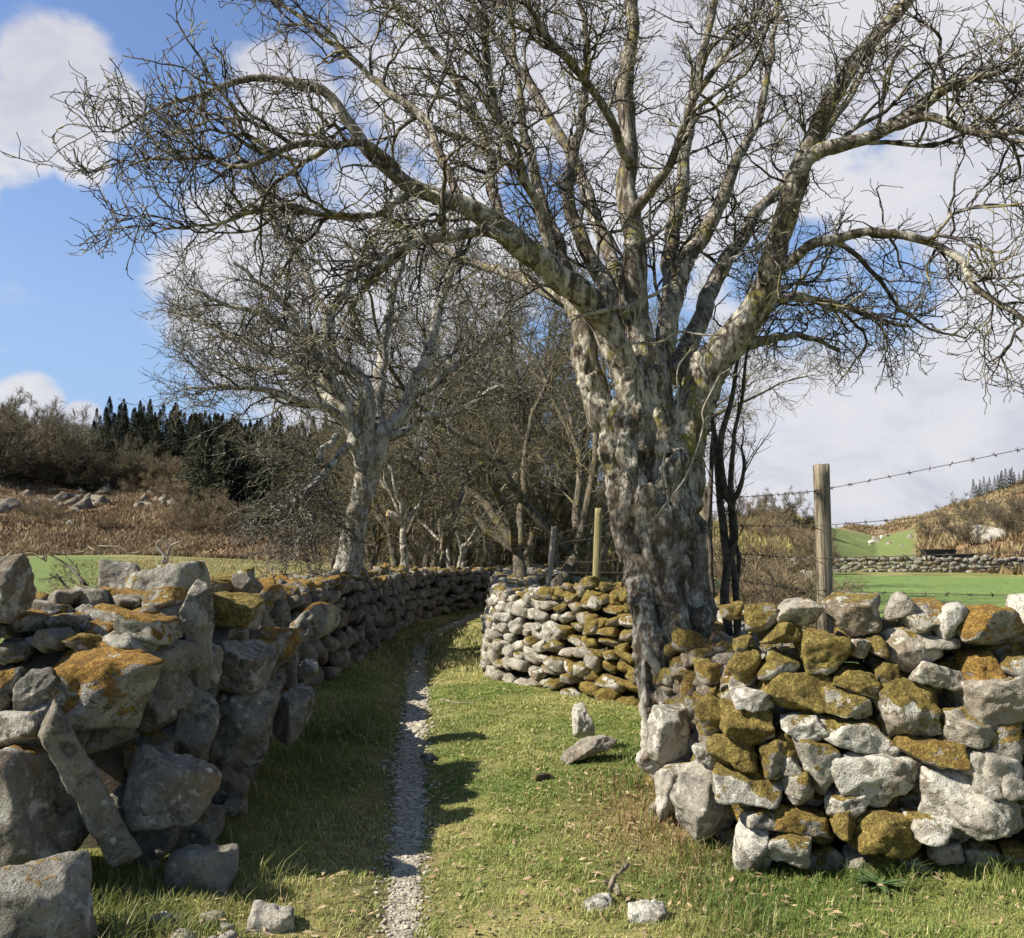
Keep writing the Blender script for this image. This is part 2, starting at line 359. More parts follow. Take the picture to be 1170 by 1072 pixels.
# ------------------------------------------------------------------ rocks
_ico = {}
def ico(s):
    if s not in _ico:
        bm = bmesh.new(); bmesh.ops.create_icosphere(bm, subdivisions=s, radius=1)
        _ico[s] = (np.array([v.co[:] for v in bm.verts]), np.array([[v.index for v in f.verts] for f in bm.faces])); bm.free()
    return _ico[s]
def rock_verts(size, seed, sub=4, ang_=1.0, slab=False, plank=False):
    """size = full extents; an irregular faceted block worn at its edges"""
    r = np.random.default_rng(seed)
    d, f = ico(sub)
    n = norm(r.normal(size=(11, 3))); off = r.uniform(0.60, 0.98, 11)
    if seed >= 50000: off = off + .55
    ax = np.array([[1, 0, 0], [-1, 0, 0], [0, 1, 0], [0, -1, 0], [0, 0, 1], [0, 0, -1]], float)
    ax = norm(ax + r.normal(size=(6, 3)) * (0.10 if slab else 0.2))
    n = np.vstack([n, ax]); off = np.concatenate([off * (1.12 if slab else 1.0), r.uniform(0.66, 0.86, 6)])
    dot = d @ n.T
    tt = np.where(dot > 0.05, off / np.maximum(dot, 0.05), 9.0)
    k = 38.0 * ang_
    rr = (np.exp(-k * (tt - tt.min(1, keepdims=True))).sum(1)); rr = tt.min(1) - np.log(rr) / k
    rr = np.minimum(rr, 1.35)
    v = d * rr[:, None]
    size = np.asarray(size, float)
    ms = size.min() * 0.5 + size.mean() * 0.2
    v = v / np.abs(v).max(0) * (size / 2)
    o = r.uniform(0, 90, 3)
    nn = norm(v / (size / 2) ** 2)
    amp = ms
    dsp = 0.085 * fbm(v / ms * 1.1 + o, seed, 3) + 0.085 * fbm(v / ms * 3.2 + o, seed + 5, 4, .6)
    ridge = -np.abs(fbm(v / ms * 2.0 + o, seed + 9, 2)) * 0.10
    v = v + nn * ((dsp + ridge) * amp)[:, None]
    return v, f
SC = [1000]
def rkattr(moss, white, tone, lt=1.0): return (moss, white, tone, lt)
def rock(name, loc, size, rot=(0, 0, 0), moss=0, white=.3, tone=.2, sub=4, parent=None, seed=None, slab=False, ang_=1.0, lt=1.0):
    SC[0] += 1; seed = seed or SC[0]
    v, f = rock_verts(size, seed, sub, ang_, slab)
    v = v @ np.array(Euler(rot).to_matrix()).T
    return mk(name, v, f, M_rock, parent, loc, attrs={'rk': rkattr(moss, white, tone, lt)})
class Wall:
    """collects the stones of one dry stone wall; the hundred that show largest become parts, the rest one part"""
    def __init__(s, name, label, base, cat='stone wall', group=None):
        s.o = empty(name, base, label, cat, group); s.base = np.array(base, float); s.st = []; s.lt = 1.0
    def add(s, loc, size, rot=(0, 0, 0), moss=0, white=.3, tone=.2, sub=None, slab=False, label=None, pri=0, ang_=1.0):
        s.st.append(dict(loc=np.array(loc, float), size=np.array(size, float), rot=rot, a=(moss, white, tone), sub=sub, slab=slab, label=label, pri=pri, ang=ang_))
    def build(s, limit=100):
        for q in s.st:
            d = np.linalg.norm(q['loc'] - np.array([0, 0, CZ])); q['vis'] = q['size'].mean() / d + q['pri']
            if q['sub'] is None: q['sub'] = 4 if q['size'].mean() / d > 0.035 else (3 if q['size'].mean() / d > 0.008 else 2)
        s.st.sort(key=lambda q: -q['vis'])
        for q in s.st[:limit]:
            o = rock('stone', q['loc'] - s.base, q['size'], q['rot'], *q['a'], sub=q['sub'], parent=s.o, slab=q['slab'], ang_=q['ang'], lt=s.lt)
            if q['label']: o['label'] = q['label']
        Vs, Fs, As, o = [], [], [], 0
        for q in s.st[limit:]:
            SC[0] += 1
            v, f = rock_verts(q['size'], SC[0], q['sub'], q['ang'], q['slab'])
            v = v @ np.array(Euler(q['rot']).to_matrix()).T + q['loc'] - s.base
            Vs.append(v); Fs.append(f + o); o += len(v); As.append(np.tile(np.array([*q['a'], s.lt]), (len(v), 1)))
        if Vs:
            tag(mk('small_stones', np.vstack(Vs), np.vstack(Fs), M_rock, s.o, attrs={'rk': np.vstack(As)}), kind='stuff')
def poly_eval(poly, u):
    p = np.array(poly, float); seg = np.linalg.norm(np.diff(p[:, :2], axis=0), axis=1); cum = np.concatenate([[0], np.cumsum(seg)])
    return np.array([np.interp(u, cum, p[:, i]) for i in range(p.shape[1])]), cum[-1]
def face_fill(w, poly, side, thick, sfun, afun, seed, batter=0.12, core=True, top=True, u0=0, skip=None, back=False):
    """poly rows: x, y, height; side=+1 puts the wall body on the right of the walking direction"""
    r = np.random.default_rng(seed)
    _, L = poly_eval(poly, 0)
    def frame(u):
        a, _ = poly_eval(poly, u); b, _ = poly_eval(poly, min(u + .05, L)); a0, _ = poly_eval(poly, max(u - .05, 0))
        t = norm((b - a0)[:2]); nrm = np.array([t[1], -t[0]]) * side   # into the body
        return a, t, nrm
    v = 0.0; row = 0
    hmax = max(p[2] for p in poly)
    while v < hmax:
        a_, _ = poly_eval(poly, L / 2)
        hs = 0
        u = u0 - r.uniform(0, .15)
        ch = None
        while u < L:
            a, t, nr = frame(np.clip(u, 0, L))
            s0 = sfun(np.clip(u, 0, L), v)
            w_ = s0 * r.uniform(.75, 1.9); h_ = s0 * r.uniform(.5, 1.0)
            if ch is None: ch = s0 * .72
            h0 = a[2] * (1 + .06 * math.sin(u * 3 + seed))
            vv = v + r.uniform(-.4, .4) * h_
            if vv < h0 - h_ * .3 and not (skip and skip(u + w_ / 2, vv)):
                a, t, nr = frame(np.clip(u + w_ / 2, 0, L))
                dep = r.uniform(.9, 1.4) * s0
                ins = dep * .5 - .03 + batter * vv + r.uniform(-.05, .04)
                x, y = a[0] + nr[0] * ins, a[1] + nr[1] * ins
                z = gz(a[0], a[1]) + vv + h_ * .42
                rz = math.atan2(t[1], t[0]) + r.uniform(-.25, .25)
                mo, wh, to = afun(u, vv / h0, r)
                w.add((x, y, z), (w_ * 1.12, dep, h_ * 1.18), (r.uniform(-.25, .25), r.uniform(-.32, .32), rz), mo, wh, to, slab=r.random() < .3)
            u += w_ * .93
        v += (ch or .2)
        row += 1
    if top or back:
        u = u0
        while u < L:
            a, t, nr = frame(np.clip(u, 0, L)); s0 = sfun(np.clip(u, 0, L), a[2])
            x0 = s0 * .7
            while x0 < thick:
                x, y = a[0] + nr[0] * (x0 + batter * a[2]), a[1] + nr[1] * (x0 + batter * a[2])
                mo, wh, to = afun(u, 1.0, r); sz = s0 * r.uniform(.8, 1.4)
                w.add((x, y, gz(a[0], a[1]) + a[2] - sz * .25 + r.uniform(-.06, .05)), (sz * r.uniform(1, 1.4), sz, sz * r.uniform(.45, .8)), (r.uniform(-.3, .3), r.uniform(-.3, .3), r.uniform(0, 3)), mo, wh, to)
                x0 += s0 * r.uniform(.7, 1.0)
            if back:
                for zz in np.arange(.1, a[2] - .1, s0 * .7):
                    sz = s0 * r.uniform(.8, 1.3)
                    x, y = a[0] + nr[0] * thick, a[1] + nr[1] * thick; mo, wh, to = afun(u, zz / a[2], r)
                    w.add((x, y, gz(a[0], a[1]) + zz), (sz * 1.2, sz, sz * .8), (r.uniform(-.3, .3), r.uniform(-.3, .3), math.atan2(t[1], t[0])), mo, wh, to)
            u += s0 * r.uniform(.75, 1.1)
    if core:
        us = np.arange(0, L, .25).tolist() + [L]; Vv = []
        for u in us:
            a, t, nr = frame(u); g0 = gz(a[0], a[1])
            for ins, zz in ((.26, -.15), (.26 + batter * a[2], a[2] * .86), (thick, a[2] * .86), (thick, -.15)):
                ju = .03 * math.sin(u * 7 + zz * 5)
                Vv.append((a[0] + nr[0] * (ins + ju), a[1] + nr[1] * (ins + ju), g0 + zz + ju))
        Vv = np.array(Vv) - w.base; m = len(us); Fq = []
        for i in range(m - 1):
            for j in range(4):
                Fq.append((i * 4 + j, (i + 1) * 4 + j, (i + 1) * 4 + (j + 1) % 4, i * 4 + (j + 1) % 4))
        Fq += [(3, 2, 1, 0), ((m - 1) * 4, (m - 1) * 4 + 1, (m - 1) * 4 + 2, (m - 1) * 4 + 3)]
        mk('rubble_core', Vv, np.array(Fq), M_rock, w.o, smooth=False, attrs={'rk': rkattr(-1, 0, .2, 0)})  # core colour darkened so the gaps between stones look deeper in shade
# ------------------------------------------------------------------ branches
def tubes(P, Rr, k=4, seed=0, cap=True):
    B, n, _ = P.shape; r = np.random.default_rng(seed)
    T = np.empty_like(P); T[:, 1:-1] = P[:, 2:] - P[:, :-2]; T[:, 0] = P[:, 1] - P[:, 0]; T[:, -1] = P[:, -1] - P[:, -2]
    T = norm(T); m = norm(T.mean(1))
    ref = r.normal(size=(B, 3)); ref = norm(ref - (ref * m).sum(1, keepdims=True) * m)
    s1 = norm(np.cross(T, ref[:, None])); s2 = np.cross(T, s1)
    a = np.arange(k) * 2 * math.pi / k
    V = P[:, :, None] + Rr[:, :, None, None] * (np.cos(a)[None, None, :, None] * s1[:, :, None] + np.sin(a)[None, None, :, None] * s2[:, :, None])
    b = (np.arange(B) * n * k)[:, None, None]; i = (np.arange(n - 1) * k)[None, :, None]; j = np.arange(k)[None, None, :]; j2 = (j + 1) % k
    Fq = np.stack([b + i + j, b + i + j2, b + i + k + j2, b + i + k + j], -1).reshape(-1, 4)
    fl = [Fq]
    if cap:
        e = (np.arange(B) * n * k)[:, None]; js = np.arange(k)[None]
        fl.append((e + (n - 1) * k + js)); fl.append((e + js[:, ::-1]))
    return V.reshape(-1, 3), fl
def merge(ts):
    Vs, Fd, o = [], {}, 0
    for V, fl in ts:
        for f in fl: Fd.setdefault(f.shape[1], []).append(f + o)
        Vs.append(V); o += len(V)
    return np.vstack(Vs), [np.vstack(x) for x in Fd.values()]
def resample(pl, n, wob=0.0, seed=0):
    pl = np.array(pl, float); m = len(pl)
    # catmull-rom through the traced points
    q = []
    for i in range(m - 1):
        p0, p1, p2, p3 = pl[max(i - 1, 0)], pl[i], pl[i + 1], pl[min(i + 2, m - 1)]
        for t in np.linspace(0, 1, 8, endpoint=False):
            q.append(.5 * (2 * p1 + (p2 - p0) * t + (2 * p0 - 5 * p1 + 4 * p2 - p3) * t * t + (3 * p1 - p0 - 3 * p2 + p3) * t ** 3))
    q.append(pl[-1]); q = np.array(q)
    s = np.concatenate([[0], np.cumsum(np.linalg.norm(np.diff(q[:, :3], axis=0), axis=1))])
    u = np.linspace(0, s[-1], n); o = np.stack([np.interp(u, s, q[:, i]) for i in range(4)], 1)
    o[:, 3] = np.maximum(o[:, 3], .002)
    if wob:
        pp = np.stack([u * 2.2, np.full(n, seed * 3.7), np.zeros(n)], 1)
        for i in range(3): o[1:, i] += wob * (vnoise(pp + i * 11, seed) + .5 * vnoise(pp * 2.7 + i * 5, seed + 1))[1:]
    return o
def grow(P, Rr, count, Lr, nseg, angr, up=0.15, tmin=0.15, rf=0.011, wig=0.16, rmin=0.0022, seed=0, out=None, outw=0.0, tp=1.0, damp=0.45, lift=0.0):
    r = np.random.default_rng(seed); B, n, _ = P.shape
    ip = np.repeat(np.arange(B), count); K = len(ip)
    t = tmin + (1 - tmin) * ((np.tile(np.arange(count), B) + r.uniform(0, 1, K)) / count) ** tp
    f = t * (n - 1); i0 = np.minimum(f.astype(int), n - 2); w = (f - i0)[:, None]
    a, b = P[ip, i0], P[ip, i0 + 1]; pos = a + (b - a) * w; tan = norm(b - a)
    pr = Rr[ip, i0] + (Rr[ip, i0 + 1] - Rr[ip, i0]) * w[:, 0]
    rv = r.normal(size=(K, 3)); perp = norm(rv - (rv * tan).sum(1, keepdims=True) * tan)
    an = r.uniform(*angr, K)[:, None]
    d = tan * np.cos(an) + perp * np.sin(an) + np.array([0, 0, up])
    if out is not None:
        o = norm(pos - out); d = d + o * outw
    d = norm(d)
    L = r.uniform(*Lr, K) * (1 - damp * t)
    r0 = np.maximum(np.minimum(pr * .78, rf * L + rmin), rmin)
    Q = np.empty((K, nseg, 3)); Q[:, 0] = pos; st = (L / (nseg - 1))[:, None]
    for k in range(1, nseg):
        d = norm(d + r.normal(size=(K, 3)) * wig + np.array([0, 0, lift]))
        Q[:, k] = Q[:, k - 1] + d * st
    tt = np.linspace(0, 1, nseg)[None]
    QR = np.maximum(r0[:, None] * (1 - .72 * tt), rmin * .75)
    return Q, QR
def remeshed(name, parts, voxel, matl, parent, base, seed, amp=.02, ridg=.02):
    V, fl = merge(parts)
    o = mk(name, V - base, fl, matl, parent)
    md = o.modifiers.new('r', 'REMESH'); md.mode = 'VOXEL'; md.voxel_size = voxel
    dg = bpy.context.evaluated_depsgraph_get(); dg.update()
    me = bpy.data.meshes.new_from_object(o.evaluated_get(dg))
    o.modifiers.clear(); old = o.data; o.data = me; bpy.data.meshes.remove(old); me.name = name
    nv = len(me.vertices); co = np.empty(nv * 3, np.float32); me.vertices.foreach_get('co', co); co = co.reshape(-1, 3).astype(float)
    # relax the voxel steps
    ne = len(me.edges); ed = np.empty(ne * 2, np.int32); me.edges.foreach_get('vertices', ed); ed = ed.reshape(-1, 2)
    cnt = np.bincount(ed.ravel(), minlength=nv)[:, None]
    for _ in range(5):
        s = np.zeros((nv, 3)); np.add.at(s, ed[:, 0], co[ed[:, 1]]); np.add.at(s, ed[:, 1], co[ed[:, 0]]); co = .4 * co + .6 * s / np.maximum(cnt, 1)
    me.vertices.foreach_set('co', co.astype(np.float32).ravel()); me.update()
    nr = np.empty(nv * 3, np.float32); me.vertices.foreach_get('normal', nr); nr = nr.reshape(-1, 3)
    st = co * np.array([1, 1, .28])
    h = ridg * (1 - 2 * np.abs(fbm(st * 9, seed, 3))) * .6 + amp * fbm(co * 7, seed + 3, 4, .6) + amp * .5 * fbm(co * 26, seed + 8, 3, .6)
    # burrs: raised knots
    kn = np.clip(fbm(co * 4.2, seed + 20, 2) - .2, 0, 1); h = h + kn * amp * 4; pit = np.clip(fbm(co * np.array([7, 7, 4.]), seed + 31, 2) - .28, 0, 1); h = h - pit * amp * 6
    co = co + nr * h[:, None]
    me.vertices.foreach_set('co', co.astype(np.float32).ravel())
    me.polygons.foreach_set('use_smooth', np.ones(len(me.polygons), bool)); me.update()
    if not me.materials: me.materials.append(matl)
    return o
def px_line(pts, Yd):
    """(px, py, Y, radius in px) -> x, y, z, r"""
    o = []
    for p in pts:
        q = at(p[0], p[1], p[2] + Yd); o.append([*q, p[3] * (p[2] + Yd) / F])
    return o
def crown(name, limbs, base, parent, matl, spec, seed, sides=(5, 4, 3, 3), centre=None, rmin=.0026):
    """limbs: (B,n,3),(B,n). spec: list of dict per level"""
    P, Rr = limbs; ts = []
    cur = (P, Rr)
    for i, s in enumerate(spec):
        s = dict(s); k = s.pop('k', 3); extra = s.pop('extra', False)
        Q = grow(cur[0], cur[1], seed=seed + i, out=centre, **s)
        ts.append(tubes(*Q, k=k, seed=seed + i, cap=False)); 
        nxt = Q
        cur = nxt
    V, fl = merge(ts)
    return mk(name, V - base, fl, matl, parent)
# ------------------------------------------------------------------ big tree
tb = np.array([1.31, 6.45, gz(1.31, 6.45)])
T1 = empty('old_tree', tb, 'huge gnarled bare tree growing out of the wall right of the path', 'tree')
trunk_l = [
 [(798, 880, 6.35, 46), (790, 830, 6.38, 41), (781, 780, 6.4, 37), (774, 730, 6.42, 33), (768, 680, 6.45, 32), (762, 620, 6.47, 35), (754, 560, 6.5, 33), (746, 510, 6.5, 32), (740, 465, 6.52, 27), (736, 425, 6.55, 18), (732, 390, 6.6, 9)],
 [(818, 800, 6.6, 22), (797, 730, 6.6, 22), (782, 670, 6.6, 22), (774, 620, 6.6, 24), (774, 560, 6.6, 24), (779, 510, 6.55, 23), (791, 465, 6.5, 21), (806, 430, 6.5, 19), (822, 405, 6.45, 16)],
 [(741, 700, 6.4, 12), (730, 660, 6.4, 15), (717, 610, 6.42, 18), (711, 560, 6.45, 16), (701, 515, 6.45, 16), (688, 475, 6.5, 15), (676, 435, 6.5, 13), (665, 395, 6.55, 10)],
 [(735, 640, 6.3, 12), (733, 675, 6.22, 12), (739, 715, 6.12, 11), (750, 755, 6.05, 12), (763, 800, 5.95, 11), (777, 840, 5.85, 12), (790, 880, 5.8, 13)],
 [(731, 700, 6.2, 7), (736, 760, 6.05, 8), (741, 815, 5.95, 8), (745, 870, 5.9, 9)],
 [(765, 690, 6.25, 16), (774, 740, 6.1, 17), (789, 785, 5.95, 16), (803, 830, 5.8, 14), (812, 880, 5.7, 14)],
 [(790, 700, 6.3, 18), (806, 750, 6.25, 18), (826, 800, 6.1, 16), (850, 850, 5.9, 14)],
 [(742, 560, 6.2, 16), (750, 610, 6.15, 18), (757, 660, 6.2, 16), (766, 710, 6.25, 14)],
 [(708, 455, 6.35, 8), (718, 510, 6.28, 11), (729, 560, 6.27, 13), (738, 610, 6.25, 13)],
 [(770, 520, 6.25, 13), (762, 570, 6.22, 15), (768, 630, 6.25, 13)],
 [(713, 415, 6.38, 12), (722, 470, 6.34, 14), (735, 520, 6.32, 14)],
 [(748, 420, 6.42, 8), (754, 480, 6.36, 12), (757, 520, 6.3, 13)],
 [(796, 700, 6.8, 17), (784, 620, 6.8, 16), (784, 540, 6.75, 16), (794, 480, 6.7, 12)],
]
limbs_px = [
 # long left arm over the lane
 [(738, 490, 6.45, 20), (717, 430, 6.4, 18), (691, 381, 6.3, 17), (661, 335, 6.1, 17.5), (620, 300, 5.95, 16), (575, 262, 5.8, 14.5), (530, 235, 5.7, 11), (470, 213, 5.6, 9), (430, 180, 5.55, 7.5), (400, 150, 5.5, 7), (372, 110, 5.5, 6), (328, 98, 5.5, 5), (280, 95, 5.5, 4), (225, 110, 5.5, 3), (170, 130, 5.5, 2), (125, 160, 5.5, 1.2)],
 # pale upright strand on the left
 [(690, 490, 6.5, 15), (670, 420, 6.55, 14), (660, 376, 6.6, 13), (652, 330, 6.7, 11), (640, 280, 6.9, 9), (618, 225, 7.1, 7), (600, 150, 7.3, 5), (590, 70, 7.4, 3.5), (585, -20, 7.4, 2)],
 # centre leader
 [(741, 480, 6.55, 20), (733, 400, 6.6, 18), (727, 340, 6.6, 16), (722, 280, 6.6, 13), (719, 210, 6.65, 12), (715, 140, 6.7, 10.5), (717, 70, 6.7, 9), (722, 0, 6.8, 7), (728, -90, 6.8, 5)],
 # leader's neighbour leaning left
 [(733, 470, 6.65, 16), (708, 380, 6.75, 14), (692, 325, 6.85, 11), (668, 275, 7.0, 9), (652, 235, 7.1, 8), (650, 190, 7.2, 7), (664, 130, 7.3, 5), (668, 60, 7.4, 4), (665, -40, 7.5, 2.5)],
 # right of centre
 [(752, 470, 6.65, 15), (762, 370, 6.9, 12), (785, 300, 7.1, 10), (818, 240, 7.2, 8.5), (838, 185, 7.3, 7), (862, 150, 7.4, 5), (880, 80, 7.5, 4), (890, 0, 7.6, 2.5)],
 # big right arm
 [(782, 520, 6.5, 24), (805, 440, 6.5, 21), (830, 395, 6.4, 19), (862, 350, 6.3, 17.5), (880, 310, 6.2, 16), (892, 262, 6.1, 14), (908, 215, 6.0, 13), (928, 165, 5.95, 11), (950, 115, 5.9, 10), (982, 62, 5.85, 9), (1018, 18, 5.8, 8), (1060, -30, 5.7, 6)],
 [(905, 222, 6.0, 9), (929, 182, 5.9, 8.5), (980, 163, 5.8, 8), (1031, 138, 5.7, 7), (1083, 103, 5.6, 5), (1130, 85, 5.5, 4), (1200, 60, 5.4, 2.5)],
 [(1020, 142, 5.7, 6), (1060, 135, 5.6, 5), (1110, 152, 5.5, 4.5), (1170, 149, 5.4, 4), (1230, 165, 5.3, 2.5)],
 # drooping right arm
 [(884, 308, 6.2, 8), (900, 298, 6.1, 7.5), (939, 280, 5.95, 6.5), (1006, 267, 5.8, 5.5), (1057, 274, 5.7, 5), (1093, 297, 5.6, 4.5), (1113, 328, 5.5, 4), (1170, 365, 5.4, 3), (1220, 400, 5.35, 1.5)],
 [(870, 335, 6.4, 6), (900, 340, 6.8, 5), (939, 343, 7.0, 4), (1006, 369, 7.2, 2.5), (1040, 375, 7.3, 1.2)],
 # level branch under the left arm
 [(600, 285, 5.9, 8), (560, 268, 5.7, 7), (520, 270, 5.5, 6.5), (480, 273, 5.3, 6), (450, 295, 5.2, 5), (420, 330, 5.15, 3.5), (395, 365, 5.1, 2)],
 [(455, 200, 5.6, 6), (420, 166, 5.45, 5), (380, 161, 5.3, 4.5), (330, 165, 5.2, 4), (285, 185, 5.1, 3), (220, 180, 5.1, 2), (150, 190, 5.1, 1.2)],
 [(530, 240, 5.7, 6), (490, 150, 6.0, 5), (430, 90, 6.3, 4), (370, 40, 6.5, 3), (300, -10, 6.6, 2)],
 [(575, 265, 5.8, 7), (560, 190, 6.2, 6), (530, 110, 6.5, 5), (480, 40, 6.7, 3.5), (430, -30, 6.8, 2)],
 # back arms that fill the crown
 [(720, 430, 6.9, 15), (670, 360, 7.6, 10), (600, 320, 8.3, 7), (520, 290, 8.9, 4.5), (440, 250, 9.3, 2)],
 [(770, 430, 6.9, 14), (810, 340, 7.6, 10), (860, 250, 8.3, 7), (930, 170, 8.8, 5), (1000, 60, 9.1, 2.5)],
 [(800, 440, 6.9, 9), (850, 400, 7.5, 7), (910, 380, 8.1, 4), (960, 400, 8.4, 2)],
 [(735, 400, 6.8, 12), (700, 300, 7.6, 9), (640, 150, 8.4, 6), (560, 30, 8.9, 3.5), (500, -60, 9.0, 2)],
 [(760, 400, 6.8, 12), (770, 280, 7.7, 9), (790, 130, 8.4, 6), (820, -20, 8.8, 3)],
 [(470, 214, 5.6, 5), (440, 235, 5.5, 4.5), (380, 245, 5.4, 4), (310, 235, 5.3, 3), (240, 250, 5.2, 2), (180, 262, 5.2, 1.2)],
 [(718, 250, 6.6, 7), (760, 190, 6.3, 5), (800, 110, 6.0, 4), (850, 30, 5.8, 3), (880, -40, 5.7, 2)],
 [(719, 190, 6.6, 6), (690, 120, 6.3, 5), (640, 60, 6.0, 4), (600, 0, 5.8, 3), (560, -50, 5.7, 2)],
 [(640, 318, 6.0, 8), (620, 250, 5.9, 6), (585, 170, 5.7, 5), (560, 90, 5.6, 4), (550, 0, 5.5, 2.5)],
]
def do_trunk(parent, base, lines, voxel, matl, seed, amp, ridg, wob=.015):
    ts = []
    for i, l in enumerate(lines):
        o = resample(l, 30, wob, seed + i); P = o[None, :, :3]; r_ = o[None, :, 3]
        ts.append(tubes(P, r_, 14, seed + i))
    return remeshed('trunk', ts, voxel, matl, parent, base, seed, amp, ridg)
do_trunk(T1, tb, [px_line(l, 0) for l in trunk_l], .014, M_bark, 5, .034, .035)
def do_limbs(parent, base, lines, n, matl, seed, k=10, wob=.03, rough=.12, name='limb', one=False):
    PL, RL, ts = [], [], []
    for i, l in enumerate(lines):
        o = resample(l, n, wob, seed * 7 + i); rr = o[:, 3] * (1 + rough * fbm(np.stack([np.arange(n) * .35, np.full(n, i * 5.), np.zeros(n)], 1), seed + i, 3))
        PL.append(o[:, :3]); RL.append(rr)
        V, fl = tubes(o[None, :, :3], rr[None], k, seed + i)
        ax = np.repeat(o[:, :3], k, axis=0); dv = V - ax
        V = ax + dv * (1 + rough * 1.3 * fbm(V * 13, seed + i, 3))[:, None]
        if one: ts.append((V, fl))
        else: mk(name, V - base, fl, matl, parent)
    if one:
        V, fl = merge(ts); mk(name, V - base, fl, matl, parent)
    return np.array(PL), np.array(RL)
LP = do_limbs(T1, tb, [px_line(l, 0) for l in limbs_px], 60, M_bark, 11)
ctr = np.array([1.2, 6.6, 2.6])
crown('crown', LP, tb, T1, M_twig, [
    dict(count=11, Lr=(.7, 1.7), nseg=12, angr=(.45, 1.1), up=.10, tmin=.2, rf=.012, wig=.25, rmin=.0052, k=5, outw=.2, damp=.75),
    dict(count=8, Lr=(.3, .85), nseg=9, angr=(.5, 1.15), up=.1, tmin=.15, rf=.0105, wig=.30, rmin=.0042, k=4, outw=.1),
    dict(count=6, Lr=(.08, .30), nseg=6, angr=(.5, 1.2), up=.12, tmin=.15, rf=.009, wig=.33, rmin=.0036, k=3, outw=.05, lift=.06),
], 101, centre=ctr)
crown('side_twigs', LP, tb, T1, M_twig, [
    dict(count=22, Lr=(.15, .45), nseg=7, angr=(.5, 1.3), up=.15, tmin=.2, rf=.009, wig=.3, rmin=.0038, k=3, lift=.04),
    dict(count=5, Lr=(.06, .2), nseg=4, angr=(.5, 1.1), up=.1, tmin=.2, rf=.008, wig=.25, rmin=.0032, k=3),
], 131, centre=ctr)
# pale ridge roots down the left side of the foot
for l in ([(716, 600, 6.38, 9), (724, 640, 6.3, 9), (731, 680, 6.12, 9), (738, 720, 6.02, 8), (750, 760, 5.94, 9), (763, 800, 5.86, 8), (776, 838, 5.78, 8), (788, 872, 5.7, 7)],
          [(731, 690, 6.1, 5), (735, 740, 5.98, 5), (739, 790, 5.9, 5), (743, 840, 5.85, 5), (746, 880, 5.8, 5)]):
    l = [(a, b, c + .05, d * .68) for a, b, c, d in l]
    do_limbs(T1, tb, [px_line(l, 0)], 60, M_bark2, 300 + l[0][0], 12, .03, .26, 'root')
DQ = []
# pale dead sticks on the trunk
for l in ([(757, 330, 6.1, 4), (735, 342, 6.1, 5), (683, 359, 6.05, 5.5), (655, 375, 6.0, 4), (620, 398, 6.0, 2)],
          [(748, 640, 6.12, 2.5), (757, 580, 6.05, 3), (768, 500, 6.0, 3.2), (782, 430, 5.95, 2.6), (792, 380, 5.9, 1.5)],
          [(752, 600, 6.1, 2), (790, 540, 6.0, 2.6), (815, 480, 5.95, 2.6), (838, 430, 5.9, 1.5)],
          [(700, 420, 6.2, 4), (730, 400, 6.1, 3.5), (775, 388, 6.0, 3), (830, 392, 5.9, 1.5)]):
    l = [(a, b, c, d * .45) for a, b, c, d in l]
    q1, q2 = do_limbs(T1, tb, [px_line(l, 0)], 40, M_dead, 40 + l[0][0], 6, .09, .35, 'dead_stick')
    DQ.append((q1, q2))
crown('dead_twigs', (np.concatenate([q[0] for q in DQ]), np.concatenate([q[1] for q in DQ])), tb, T1, M_twig, [dict(count=9, Lr=(.08, .3), nseg=6, angr=(.4, 1.1), up=.1, tmin=.2, rf=.01, wig=.3, rmin=.003, k=3), dict(count=4, Lr=(.04, .12), nseg=4, angr=(.4, 1.1), up=.1, tmin=.2, rf=.01, wig=.3, rmin=.003, k=3)], 1234, centre=tb)
do_limbs(T1, tb, [px_line([(806, 800, 5.85, 20), (815, 840, 5.72, 22), (818, 880, 5.6, 18), (815, 920, 5.5, 10)], 0),], 30, M_root, 61, 12, .02, .7, 'root')
